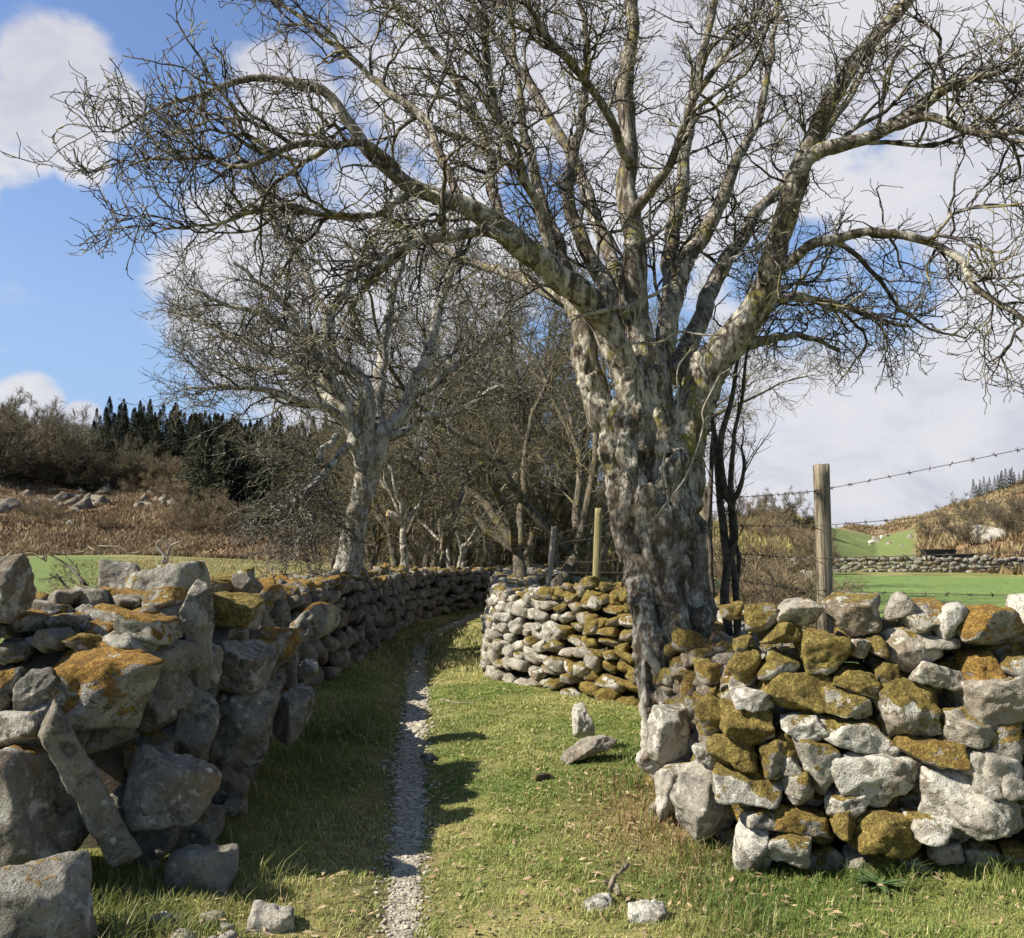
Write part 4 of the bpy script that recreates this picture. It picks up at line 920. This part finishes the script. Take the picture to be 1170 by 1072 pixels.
# thistle
b_ = at(1003, 990, 4.2); b_[2] = gz(b_[0], b_[1]); TH_ = empty('thistle', b_, 'small dark green leafy weed in the grass below the near right wall', 'weed')
r = np.random.default_rng(8)
Vs, Fs = [], []
for i in range(44):
    a = i * 2.4 + r.uniform(-.4, .4); Ln = r.uniform(.05, .14); e = r.uniform(.2, .9); n_ = 7; o_ = sum(len(v) for v in Vs)
    vs = []
    for j in range(n_):
        t = j / (n_ - 1); rad_ = Ln * t; h = math.sin(e) * Ln * t - .35 * Ln * t * t; w = .011 * math.sin(math.pi * min(t * .9 + .08, 1)) * (1 + .45 * (j % 2))
        c = np.array([math.cos(a) * rad_, math.sin(a) * rad_, h + .02]); sd = np.array([-math.sin(a), math.cos(a), 0])
        vs += [c - sd * w, c + np.array([0, 0, -.004]), c + sd * w]
    Vs.append(np.array(vs))
    for j in range(n_ - 1):
        for q in (0, 1): Fs.append((o_ + j * 3 + q, o_ + j * 3 + q + 1, o_ + j * 3 + q + 4, o_ + j * 3 + q + 3))
mk('leaves', np.vstack(Vs), np.array(Fs), M_leaf, TH_)
# ------------------------------------------------------------------ wire fence
FP = [(2.02, 5.35), (1.62, 7.3), (1.02, 10.3), (0.62, 12.6)]
fb = np.array([2.0, 5.35, gz(2.0, 5.35)])
FE = empty('barbed_wire_fence', fb, 'barbed wire fence on weathered wooden posts behind the right hand walls', 'fence')
def post(px, top, bot, Y, wpx, lean=0, matl=M_post, sq=True, z0=None, lab=None, seed=0):
    p = at(px, top, Y); q = at(px + lean, bot, Y); z0 = gz(p[0], Y) - .1; w = wpx * Y / F / 2
    n_ = 34; k = 16; V = []
    for j in range(n_):
        t = j / (n_ - 1); z = z0 + (p[2] - z0) * t
        cx = q[0] + (p[0] - q[0]) * (z - q[2]) / (p[2] - q[2]); a = np.arange(k) / k * 2 * math.pi
        rr = w * (1.0 / np.maximum(np.abs(np.cos(a)), np.abs(np.sin(a))) ** (.55 if sq else 0))
        rr = rr * (1 + .17 * vnoise(np.stack([np.cos(a) * 1.8, np.sin(a) * 1.8, np.full(k, z * 1.2 + seed)], -1), seed) + .10 * vnoise(np.stack([np.cos(a) * 5, np.sin(a) * 5, np.full(k, z * 2.0)], -1), seed + 1))
        if j == n_ - 1: pass
        V.append(np.stack([cx + rr * np.cos(a + .3), Y + rr * np.sin(a + .3), np.full(k, z) + (0.012 * vnoise(np.stack([np.cos(a) * 2, np.sin(a) * 2, 0 * a], -1), seed + 4) if j == n_ - 1 else 0)], -1))
    V = np.array(V).reshape(-1, 3); V = np.vstack([V, [[p[0], Y, p[2] + .004]]])
    Fq = [(j * k + i, j * k + (i + 1) % k, (j + 1) * k + (i + 1) % k, (j + 1) * k + i) for j in range(n_ - 1) for i in range(k)]
    Ft_ = [((n_ - 1) * k + i, (n_ - 1) * k + (i + 1) % k, n_ * k) for i in range(k)]
    o = mk('post', V - fb, [np.array(Fq), np.array(Ft_)], matl, FE, smooth=True)
    if lab: o['label'] = lab
    return p
post(938, 531, 700, 5.35, 15, 4, M_post, True, lab='thick split weathered grey post', seed=3)
post(806, 556, 720, 7.4, 13, 2, M_post, True, seed=9)
post(684, 581, 668, 10.2, 8.5, -3, M_postp, False, lab='round yellowish treated stake', seed=5)
post(633, 602, 672, 12.6, 6, -7, M_dead, False, lab='thin leaning pale stake', seed=7)
def wire(pts, seed, barb=.11, rw=.0022):
    pts = np.array(pts); seg = np.linalg.norm(np.diff(pts, axis=0), axis=1); cum = np.concatenate([[0], np.cumsum(seg)])
    n_ = int(cum[-1] / .03) + 2; u = np.linspace(0, cum[-1], n_); P = np.stack([np.interp(u, cum, pts[:, i]) for i in range(3)], 1)
    P[:, 2] -= .02 * np.sin(np.pi * ((u / 2.6) % 1)); P[:, 1] += .003 * np.sin(u * 60)
    ts = [tubes(P[None], np.full((1, n_), rw), 5, seed)]
    r = np.random.default_rng(seed); nb = int(cum[-1] / barb); B = []; BR = []
    for i in range(nb):
        c = np.array([np.interp((i + .5) * barb, u, P[:, j]) for j in range(3)])
        for _ in range(3):
            d = norm(r.normal(size=3)); B.append([c - d * .017, c, c + d * .017]); BR.append([.0012, .0032, .0012])
    ts.append(tubes(np.array(B), np.array(BR), 3, seed)); V, fl = merge(ts)
    mk('wire', V - fb, fl, M_wire, FE)
E = (3.0, 4.35)
for i, (yr, yp, yl, yf, yg) in enumerate([(500, 557, 573, 594, 612), (575, 597, 602, 612, 622), (628, 634, 632, 640, 642), (681, 671, 660, 652, 655)]):
    p1 = at(1170 + 60, yr, 4.55); p2 = at(934, yp, 5.35 - .06); p3 = at(806, yl, 7.35); p4 = at(684, yf, 10.15); p5 = at(632, yg, 12.55); p6 = at(585, yg + 4, 16)
    wire([p1, p2, p3, p4, p5, p6], 60 + i)
# ------------------------------------------------------------------ far field wall, sheep, troughs
fw = Wall('field_wall', 'pale low stone wall along the far edge of the right green field', (14, 46, gz(14, 46)))
fw.lt = .6
pts = []
for px in range(640, 1300, 20): pts.append(((px - 585) / F * 46, 46 + 1.2 * math.sin(px * .01), .72))
face_fill(fw, pts, -1, .6, lambda u, v: .27, lambda u, v, r: (-.5, r.uniform(.0, .8), .2), 81, core=False)
fw.build()
for px, Y in ((1070, 47.2), (1093, 46.8)):
    x = (px - 585) / F * Y; z = gz(x, Y) + (.95 if px < 1080 else .72)
    bm = bmesh.new(); bmesh.ops.create_cube(bm, size=1)
    for v in bm.verts: v.co = Vector((v.co.x * (1.0 if v.co.z > 0 else .8) * .9, v.co.y * (.6 if v.co.z > 0 else .4), v.co.z * .38))
    top = [f for f in bm.faces if f.normal.z > .9]; rI = bmesh.ops.inset_region(bm, faces=top, thickness=.05)
    for f in top:
        for v in f.verts: v.co.z -= .25
    bmesh.ops.bevel(bm, geom=bm.edges[:], offset=.02, segments=2, affect='EDGES')
    me = bpy.data.meshes.new('feed_trough'); bm.to_mesh(me); bm.free(); me.materials.append(M_black); o = bpy.data.objects.new('feed_trough', me); COL.objects.link(o); o.location = (x, Y, z); o.scale = (1.9, 1, 1.2)
    tag(o, 'low black trough on the far field wall, ' + ('left one, the higher of two' if px < 1080 else 'right one, the lower of two'), 'trough')
def sheep():
    Vs, Fs, o_ = [], [], 0
    o = empty('sheep', (0, 0, 0), None, 'sheep')
    ts = [tubes(np.array([[[-.45, 0, .62], [-.4, 0, .62], [-.2, 0, .64], [.1, 0, .64], [.35, 0, .66], [.45, 0, .74], [.55, 0, .86], [.68, 0, .84], [.76, 0, .78]]]), np.array([[.05, .2, .27, .27, .22, .15, .10, .08, .04]]), 12)]
    for sx in (-.28, .28):
        for sy in (-.12, .12): ts.append(tubes(np.array([[[sx, sy, .55], [sx + .02, sy, .3], [sx, sy, .0]]]), np.array([[.06, .035, .03]]), 6))
    V, fl = merge(ts); mk('body', V, fl, M_wool, o); return o
S0 = sheep()
for i, (px, Y, lab) in enumerate([(994, 84, 'white sheep in the upper green field, the larger white dot on the left'), (1006, 92, 'white sheep in the upper green field, the smaller dot further right'), (927, 33, 'white sheep at the near left corner of the right field beside the wooden post')]):
    x = (px - 585) / F * Y; c = S0 if i == 0 else copy_tree(S0, (0, 0, 0))
    c.location = (x, Y, gz(x, Y) - .02); c.rotation_euler = (0, 0, i * 1.3); c['label'] = lab; c['group'] = 'sheep in the right fields'; c.scale = (.62, .62, .62)
# ------------------------------------------------------------------ hillside woods
def conifer(seed, H=9, label=None):
    r = np.random.default_rng(seed); o = empty('conifer', (0, 0, 0), label, 'conifer')
    V, fl = tubes(np.array([[[0, 0, -.5], [0, 0, H * .5], [0, 0, H]]]), np.array([[.16, .1, .02]]), 6); mk('trunk', V, fl, M_barkd, o)
    n_ = 2600; t = r.uniform(.1, 1, n_) ** .85; a = r.uniform(0, 6.283, n_); wr = (1 - t) * H * .27 * (1 + .3 * np.sin(t * 40 + seed)) + .03
    rad_ = wr * r.uniform(.25, 1, n_) ** .6; c = np.stack([np.cos(a) * rad_, np.sin(a) * rad_, t * H - rad_ * .35], 1)
    d = norm(np.stack([np.cos(a), np.sin(a), r.uniform(-.7, .1, n_) + 1.6 * sst(.85, 1, t)], 1)); s = norm(np.cross(d, [0, 0, 1]) + r.normal(size=(n_, 3)) * .3)
    L_ = (r.uniform(.25, .55, n_) * (1 - .6 * t))[:, None]; w = (r.uniform(.07, .15, n_) * (1 - .5 * t))[:, None]
    Vv = np.stack([c - s * w, c + s * w, c + d * L_], 1).reshape(-1, 3)
    mk('crown', Vv, np.arange(n_ * 3).reshape(-1, 3), M_needle, o, smooth=False); return o
r = np.random.default_rng(99)
CN = [conifer(i) for i in (1, 2, 3)]
used = [False] * 3
def place(src, i, x, y, s, label, group, zoff=-.2):
    c = src[i] if not used_map.get(id(src[i])) else copy_tree(src[i], (0, 0, 0))
    used_map[id(src[i])] = True
    c.location = (x, y, gz(x, y) + zoff); c.rotation_euler = (0, 0, r.uniform(0, 6.28)); c.scale = (s, s, s * r.uniform(.9, 1.15)); c['label'] = label; c['group'] = group; return c
used_map = {}
for k in range(300):
    px = (r.uniform(100, 300) if k % 2 else r.uniform(210, 480)) if k < 275 else r.uniform(-250, 12); t = r.uniform(.5, 1.0) if px < 215 else r.uniform(.22 if px < 310 else .03, 1.0)
    D0 = np.interp(px, TC, TF); D1 = np.interp(px, TC, TR); D = D0 + (D1 - D0) * t; az = math.atan((px - 585) / 1000)
    x, y = D * math.sin(az), D * math.cos(az); top = np.interp(px, [-200, 60, 110, 280, 400, 560], [455, 466, 462, 474, 500, 545]) + r.uniform(-13, 26) * (1 if k % 3 else .4)
    z0 = gz(x, y); hgt = (CZ + (620 - top) / F * y - z0)
    if hgt < 2.0: continue
    hgt = min(hgt, 8.0 if px < 310 else 11)
    place(CN, k % 3, x, y, hgt / 9, 'dark conifer of the plantation on the left hill', 'conifers of the left hill plantation')
for k in range(28):
    px = 1112 + k * 3.6 + r.uniform(-2, 2); az = math.atan((px - 585) / 1000); D = np.interp(px, TC, TR) * r.uniform(.93, 1.0)
    place(CN, k % 3, D * math.sin(az), D * math.cos(az), r.uniform(.24, .46), 'small dark conifer on the right hill skyline', 'conifers on the right hill skyline')
sp_h = [dict(count=8, Lr=(1.0, 2.2), nseg=5, angr=(.35, .9), up=.2, tmin=.1, rf=.01, wig=.15, rmin=.022, k=3, outw=.2),
        dict(count=7, Lr=(.6, 1.3), nseg=4, angr=(.35, .9), up=.2, tmin=.1, rf=.01, wig=.18, rmin=.017, k=3, outw=.1),
        dict(count=7, Lr=(.3, .8), nseg=3, angr=(.3, .9), up=.15, tmin=.1, rf=.01, wig=.2, rmin=.014, k=3)]
HB = [rand_tree('scrub_tree', None, 'tree', (0, 0, 0), 7.0, 401 + i, 11, [.8, 1.1][i], M_barkd, M_twigb, [2, 3][i], .11, sp_h, fork=.12, voxel=0, ups=.8) for i in range(2)]
HT = [rand_tree('tan_shrub', None, 'shrub', (0, 0, 0), 5.0, 411, 14, 1.0, M_barkd, M_twigt, 4, .06, sp_h, fork=.08, voxel=0, ups=.9)]
for k in range(90):
    px = r.uniform(-60, 185) if k < 55 else r.uniform(400, 700)
    t = r.uniform(.48, .9) if px < 215 else r.uniform(-.12, .6)
    if 95 < px < 215: t = r.uniform(.45, .62)
    if px > 420: t = r.uniform(-.35, .3)
    D0 = np.interp(px, TC, TF); D1 = np.interp(px, TC, TR); D = D0 + (D1 - D0) * t; az = math.atan((px - 585) / 1000)
    place(HB if k % 4 else HT, k % 2 if k % 4 else 0, D * math.sin(az), D * math.cos(az), r.uniform(.75, 1.15) * (.8 if px > 420 else (.62 if px > 95 else 1)), 'grey-brown leafless tree in the scrub wood on the left hillside' if px < 215 else 'leafless tree in the dark scrub far behind the lane trees', 'leafless trees of the left hillside scrub' if px < 215 else 'leafless scrub far behind the lane trees')
for px, D, s in ((200, 90, .85), (222, 82, .85), (235, 76, .75), (245, 70, .6), (215, 72, .5), (190, 96, .8), (60, 78, .35), (35, 80, .3), (120, 74, .3)):
    az = math.atan((px - 585) / 1000); place(HT, 0, D * math.sin(az), D * math.cos(az), s, 'tan leafless shrub on the lower left hillside by the bracken', 'tan shrubs of the left hillside')
for px, D, s in ((1098, 75, .42), (1112, 70, .35), (1165, 72, .5), (1150, 76, .4), (1180, 70, .5), (1060, 84, .3), (1105, 90, .5)):
    az = math.atan((px - 585) / 1000); place(HB, 0, D * math.sin(az), D * math.cos(az), s, 'grey leafless shrub at the foot of the right hill', 'leafless shrubs at the foot of the right hill')
for k in range(34):
    px = r.uniform(690, 945); D = r.uniform(34, 88); az = math.atan((px - 585) / 1000)
    if px > 900 and D < 45: D = r.uniform(48, 80)
    place(HT if k % 3 else HB, 0, D * math.sin(az), D * math.cos(az), r.uniform(.22, .42) * (1.2 if D > 50 else .8), 'low tawny shrub in the scrub between the old tree and the wooden post', 'scrub beyond the right wall')
for i, (px, Y, s) in enumerate([(868, 9.0, .22), (892, 10.5, .24), (880, 13, .3), (845, 12, .3), (905, 17, .3), (862, 18, .34)]):
    x = (px - 585) / F * Y; c = place(HT, 0, x, Y, s, 'twiggy low bush just over the near right wall, beside the sapling stems', 'low bushes behind the near right wall')
# hillside rocks
HR = []
for i in range(4):
    o = rock('hill_rock', (0, 0, 0), (1.6, 1.3, 1.0), (.3 * i, .4, 0), .1, .2, .6, 3, seed=900 + i, lt=.6, ang_=1.3); HR.append(tag(o, None, 'rock'))
for k in range(130):
    if k < 90: px = r.uniform(-60, 240); t = r.uniform(.02, .5) if k > 62 else r.uniform(.28, .5)
    else: px = r.uniform(1000, 1180); t = r.uniform(.15, .95)
    D0 = np.interp(px, TC, TF); D1 = np.interp(px, TC, TR); D = D0 + (D1 - D0) * t; az = math.atan((px - 585) / 1000)
    lf = px < 500
    c = place(HR, k % 4, D * math.sin(az), D * math.cos(az), r.uniform(.3, 1.0) ** 1.6 * (1.5 if .25 < t < .55 else .6), 'grey rock scattered on the bracken slope of the ' + ('left' if lf else 'right') + ' hill', 'rocks scattered on the ' + ('left' if lf else 'right') + ' hill', zoff=-.1)
az = math.atan((1129 - 585) / 1000); c = place(HR, 1, 72 * math.sin(az), 72 * math.cos(az), 1.7, 'white crag at the foot of the right hill', None, zoff=.2)
del c['group']; c.data = c.data.copy(); a = c.data.color_attributes['rk']; a.data.foreach_set('color', np.tile(np.array([-.6, .9, .2, 1], np.float32), len(c.data.vertices)))
c['label'] = 'large white crag at the foot of the right hill among grey shrubs'
# ------------------------------------------------------------------ grass
def blades(n, seed, xr, yr, hr, wmul, pal, keep, name, lean=.6, clump=1.0):
    r = np.random.default_rng(seed)
    y = yr[0] * (yr[1] / yr[0]) ** (r.uniform(0, 1, n) ** 1.0); s_ = y / yr[1]
    x = (r.uniform(xr[0], xr[1], n)) * np.maximum(y / yr[0] * .55, 1)
    k = keep(x, y, r); x, y = x[k], y[k]; n = len(x)
    P0 = np.stack([x, y, 0 * x], -1)
    c1 = fbm(P0 / .9, 31, 4); c2 = fbm(P0 / .14, 57, 2); c3 = fbm(P0 / 3, 41, 3)
    z = ground(x, y) - .003
    h = r.uniform(*hr, n) * (1 + 1.2 * np.clip(c2, -.5, 1) * clump) * (1 + .25 * c1)
    w = r.uniform(.0011, .0022, n) * wmul * np.clip(y / 4.5, .8, 3.2)
    a = r.uniform(0, 6.283, n); dirx = np.stack([np.cos(a), np.sin(a), 0 * a], -1); sd = np.stack([-np.sin(a), np.cos(a), 0 * a], -1)
    ln = r.uniform(.15, lean, n)[:, None] * h[:, None]
    b = np.stack([x, y, z], -1); up = np.array([0, 0, 1.0])
    m = b + up * h[:, None] * .6 + dirx * ln * .45; t = b + up * h[:, None] * r.uniform(.75, 1, n)[:, None] + dirx * ln * 1.4
    w = w[:, None]
    V = np.stack([b - sd * w, b + sd * w, m + sd * w * .8, m - sd * w * .8, t], 1).reshape(-1, 3)
    i = np.arange(n)[:, None] * 5
    q = i + np.array([[0, 1, 2, 3]]); tr = i + np.array([[3, 2, 4]])
    mixv = np.clip(.46 + 1.5 * (c1 + .5 * c3) + r.normal(size=n) * .22, 0, 1)[:, None]
    g_ = np.array(pal[0]) * (1 - mixv) + np.array(pal[1]) * mixv
    st = (r.random(n) < .07 + .25 * np.clip(c1, 0, 1))[:, None]; g_ = np.where(st, np.array(pal[2]), g_)
    br_ = (np.exp(-(((x - 0.75) / 0.45) ** 2 + ((y - 5.3) / 1.1) ** 2)) * .6 > r.random(n))[:, None]; g_ = np.where(br_, np.array((.30, .20, .10)), g_)
    g_ = g_ * r.uniform(.75, 1.25, n)[:, None]
    cc = np.repeat(g_, 5, axis=0)
    o = mk(name, V, [q, tr], M_blade, attrs={'col': cc}, smooth=False); return o
def keep1(x, y, r):
    d = np.abs(x - pathx(y)) / pw(np.clip(y, 1, 23)); p = (d > 1.05) | (r.random(len(x)) < (.06 + .5 * sst(.35, 1.0, d)) * (1 + 1.5 * sst(8, 14, y)))
    worn = np.exp(-((x - pathx(y) + .28) / .22) ** 2) * .55
    thin = fbm(np.stack([x / .5, y / .5, 0 * x], -1), 88, 3)
    return p & (r.random(len(x)) > worn) & (thin + r.normal(size=len(x)) * .2 > -.55) & (x > -3.2) & (x < 4.2)
pal = [(0.155, 0.235, 0.05), (0.36, 0.38, 0.12), (0.66, 0.58, 0.30)]
tag(blades(430000, 1, (-2.2, 2.4), (3.0, 16), (.010, .028), 1.25, pal, keep1, 'grass', .9), 'short cropped turf of the lane, green with straw blades', 'grass', kind='stuff')
def keep2(x, y, r):
    a = np.exp(-((x + 1.45) / .35) ** 2) * (y < 9) + np.exp(-((y - (4.35 - .2 * (x - 1.2))) / .22) ** 2) * (x > 1.0) * 1.0 + np.exp(-((x - .95) / .25) ** 2) * (y < 7) + (x < -1.2) * (y < 4.3) * .6
    return (r.random(len(x)) < a * .55) & (np.abs(x - pathx(y)) > .2) & (x > -3) & (x < 4)
tag(blades(120000, 2, (-2.2, 2.4), (3.0, 9), (.05, .10), 1.4, [(0.10, 0.16, 0.035), (0.24, 0.25, 0.075), (.45, .38, .2)], keep2, 'long_grass', .8), 'longer grass tufts along the feet of the walls', 'grass', kind='stuff')
# bracken and dead grass tufts over the hill slopes
def tufts(n, seed, pr, tr, hr, wr, pal, name, label, dfix=None):
    r = np.random.default_rng(seed); px = r.uniform(*pr, n); t = r.uniform(*tr, n)
    az = np.arctan((px - 585) / 1000); D0 = np.interp(px, TC, TF); D1 = np.interp(px, TC, TR); D = D0 + (D1 - D0) * t if dfix is None else r.uniform(*dfix, n)
    x, y = D * np.sin(az), D * np.cos(az); c = fbm(np.stack([x / 5, y / 5, 0 * x], -1), 91, 4); k = (c + r.normal(size=n) * .25 > -.25) & ~((px > 934) & (px < 1046) & (D > 52) & (D < 120) & (seed == 2)); x, y, c = x[k], y[k], c[k]; n = len(x)
    h = r.uniform(*hr, n) * (1 + c); w = r.uniform(*wr, n); a = r.uniform(0, 6.28, n); sdv = np.stack([np.cos(a), np.sin(a), 0 * a], 1); b = np.stack([x, y, ground(x, y) - .05], 1)
    tp = b + np.stack([r.normal(size=n) * .4 * h, r.normal(size=n) * .4 * h, h], 1)
    V = np.stack([b - sdv * w[:, None], b + sdv * w[:, None], tp], 1).reshape(-1, 3)
    mx = np.clip(.5 + 1.9 * c + r.normal(size=n) * .25, 0, 1)[:, None]; cc = np.array(pal[0]) * (1 - mx) + np.array(pal[1]) * mx; cc = cc * r.uniform(.6, 1.3, n)[:, None]
    tag(mk(name, V, np.arange(n * 3).reshape(-1, 3), M_blade, smooth=False, attrs={'col': np.repeat(cc, 3, axis=0)}), label, 'ground cover', kind='stuff')
tufts(130000, 1, (-150, 420), (-.04, .75), (.12, .42), (.04, .12), [(.10, .065, .035), (.36, .27, .16)], 'bracken', 'brown dead bracken covering the left hillside')
tufts(45000, 2, (930, 1350), (-.05, 1.0), (.2, .6), (.06, .18), [(.14, .09, .045), (.34, .27, .14)], 'heath', 'tawny heath covering the right hill')
tufts(16000, 3, (640, 945), (-.2, 1.0), (.25, .8), (.05, .15), [(.15, .12, .045), (.32, .27, .11)], 'rough_grass', 'tawny rough growth between the old tree and the wooden post')
tufts(50000, 4, (60, 560), (0, 1), (.05, .14), (.02, .05), [(.17, .17, .06), (.36, .32, .15)], 'field_grass', 'olive rough pasture behind the left wall', (11, 56))
tufts(26000, 5, (880, 1400), (0, 1), (.02, .06), (.015, .04), [(.13, .22, .06), (.27, .33, .11)], 'meadow_grass', 'short bright pasture beyond the right wall', (8, 45))
tufts(20000, 6, (-200, 150), (0, 1), (.02, .07), (.015, .04), [(.12, .19, .055), (.25, .29, .11)], 'pasture_grass', 'short green pasture at the far left beyond the wall', (10, 58))
# loose grit on the path
r = np.random.default_rng(12); n = 9000
y = 2.8 * (14 / 2.8) ** r.random(n); k = r.normal(size=n) * .55; x = pathx(y) + k * pw(y); z = ground(x, y)
d, f = ico(1); s = r.uniform(.003, .011, n) * np.clip(y / 4.5, .8, 1.8); s[r.random(n) < .03] *= 1.8
V = d[None] * s[:, None, None] * np.stack([r.uniform(.8, 1.5, n), r.uniform(.7, 1.3, n), r.uniform(.4, .8, n)], 1)[:, None] * (1 + .22 * r.normal(size=(n, len(d), 1)))
V = V + np.stack([x, y, z + s * .3 + .004], 1)[:, None]
tag(mk('grit', V.reshape(-1, 3), (f[None] + np.arange(n)[:, None, None] * len(d)).reshape(-1, 3), M_gravel, smooth=False), 'loose grey grit and small chips along the worn path', 'gravel', kind='stuff')
# fallen leaves and bits of dead bracken
n = 5000; y = 3.0 * (12 / 3.0) ** r.random(n); x = r.uniform(-2, 2.2, n) * np.maximum(y / 5, 1)
kp = (np.abs(x - pathx(y)) > .1) & (x > -1.9) & (x < 2.6); x, y = x[kp], y[kp]; n = len(x)
a = r.uniform(0, 6.28, n); L_ = r.uniform(.008, .03, n); dx = np.stack([np.cos(a), np.sin(a), r.uniform(-.3, .4, n)], 1) * L_[:, None]; sx = np.stack([-np.sin(a), np.cos(a), r.uniform(-.3, .3, n)], 1) * (L_ * r.uniform(.12, .5, n))[:, None]
c = np.stack([x, y, ground(x, y) + r.uniform(.012, .035, n)], 1)
V = np.stack([c - dx, c + sx, c + dx, c - sx], 1).reshape(-1, 3)
M_lit = plain('dead_leaf', (0.22, 0.13, 0.06), (0.50, 0.40, 0.24), 9, 0.8)
tag(mk('leaf_litter', V, np.arange(n * 4).reshape(-1, 4), M_lit, smooth=False), 'scattered dead leaves and straw bits on the turf', 'litter', kind='stuff')
# ------------------------------------------------------------------ sky and sun
SUN_AZ = math.radians(14); EL = math.radians(41)
sd = np.array([-math.cos(EL) * math.cos(SUN_AZ), -math.cos(EL) * math.sin(SUN_AZ), math.sin(EL)])
w = bpy.data.worlds.new('World'); sc.world = w; w.use_nodes = True; nt = w.node_tree; nt.nodes.clear(); n = N(nt)
out = nt.nodes.new('ShaderNodeOutputWorld'); bg = nt.nodes.new('ShaderNodeBackground'); nt.links.new(bg.outputs[0], out.inputs[0])
sky = nt.nodes.new('ShaderNodeTexSky'); sky.sky_type = 'NISHITA'; sky.sun_disc = False; sky.sun_elevation = EL; sky.sun_rotation = math.atan2(sd[0], sd[1])
sky.air_density = 1.0; sky.dust_density = 0.3; sky.ozone_density = 1.5
SKY = 0.07
tc = nt.nodes.new('ShaderNodeTexCoord').outputs['Generated']
def blob(px, py, rp, soft=.55):
    d = norm(ray(px, py)); dist = n.vm('DISTANCE', tc, tuple(d)); return n.ramp(dist, rp / F * .92 * (1 - soft), rp / F * .92 * (1 + soft), 1, 0)
blobs = [(70, 90, 55, .6), (20, 160, 62, .6), (120, 120, 40, .6), (90, 185, 40, .6), (35, 462, 38, .5), (95, 475, 22, .5), (-70, 190, 70, .5), (590, 0, 210, .5), (880, 120, 330, .5), (1250, 200, 480, .45), (1080, 420, 230, .5), (900, 560, 190, .5), (460, 400, 200, .5), (600, 330, 160, .5), (300, 330, 130, .5), (1500, 500, 400, .4), (330, 120, 60, .6), (-500, 300, 300, .5), (-900, 100, 300, .5)]
mask = None
for b_ in blobs:
    v = blob(*b_); mask = v if mask is None else n.m('MAXIMUM', mask, v)
holes = None
for b_ in [(700, 400, 110, .6), (920, 330, 85, .7), (620, 240, 60, .7), (1010, 325, 60, .7)]:
    v = blob(*b_); holes = v if holes is None else n.m('MAXIMUM', holes, v)
mask = n.m('SUBTRACT', mask, n.m('MULTIPLY', holes, .85))
tcs = n.mapv(tc, (1, 1, 1.8))
cn = n.noise(tcs, 5.2, 9, .60, .3); cn2 = n.noise(tcs, 1.6, 3, .5)
cv = n.m('ADD', n.m('MULTIPLY', mask, .66), n.m('MULTIPLY', n.m('SUBTRACT', cn, .5), 1.5))
cm = n.ramp(cv, .20, .52)
shade = n.noise(tcs, 7.0, 7, .62, .4)
cc = n.mix(n.ramp(n.m('ADD', n.m('MULTIPLY', shade, .6), n.m('MULTIPLY', cn2, .4)), .38, .62), (5.1, 5.15, 5.85), (6.9, 6.85, 7.1))
skc = n.mix(n.ramp(n.sep(tc)[2], .5, -.05), n.mix(1.0, n.mix(n.ramp(n.sep(tc)[1], -.2, .6), sky.outputs[0], n.mix(1.0, sky.outputs[0], (1.28, 1.32, 1.52), 'MULTIPLY')), (1, 1, 1), 'MULTIPLY'), (2.9, 4.4, 6.8))
# pale air low in the sky
elv = n.sep(tc)[2]
final = n.mix(n.m('MULTIPLY', cm, .93), skc, cc)
nt.links.new(final, bg.inputs[0]); bg.inputs[1].default_value = SKY
sl_ = bpy.data.lights.new('sun', 'SUN'); sl_.energy = 5.0; sl_.angle = math.radians(.53); sl_.color = (1.0, .94, .83)
so = bpy.data.objects.new('sun', sl_); COL.objects.link(so); so.rotation_euler = Vector(sd).to_track_quat('Z', 'Y').to_euler()
vs = sc.view_settings; sc.display_settings.display_device = 'sRGB'; vs.view_transform = 'Standard'; vs.look = 'None'; vs.gamma = 1; vs.exposure = 0.75; vs.use_curve_mapping = False
sc.render.resolution_x = 1024; sc.render.resolution_y = 938
sc.cycles.max_bounces = 4; sc.cycles.diffuse_bounces = 2
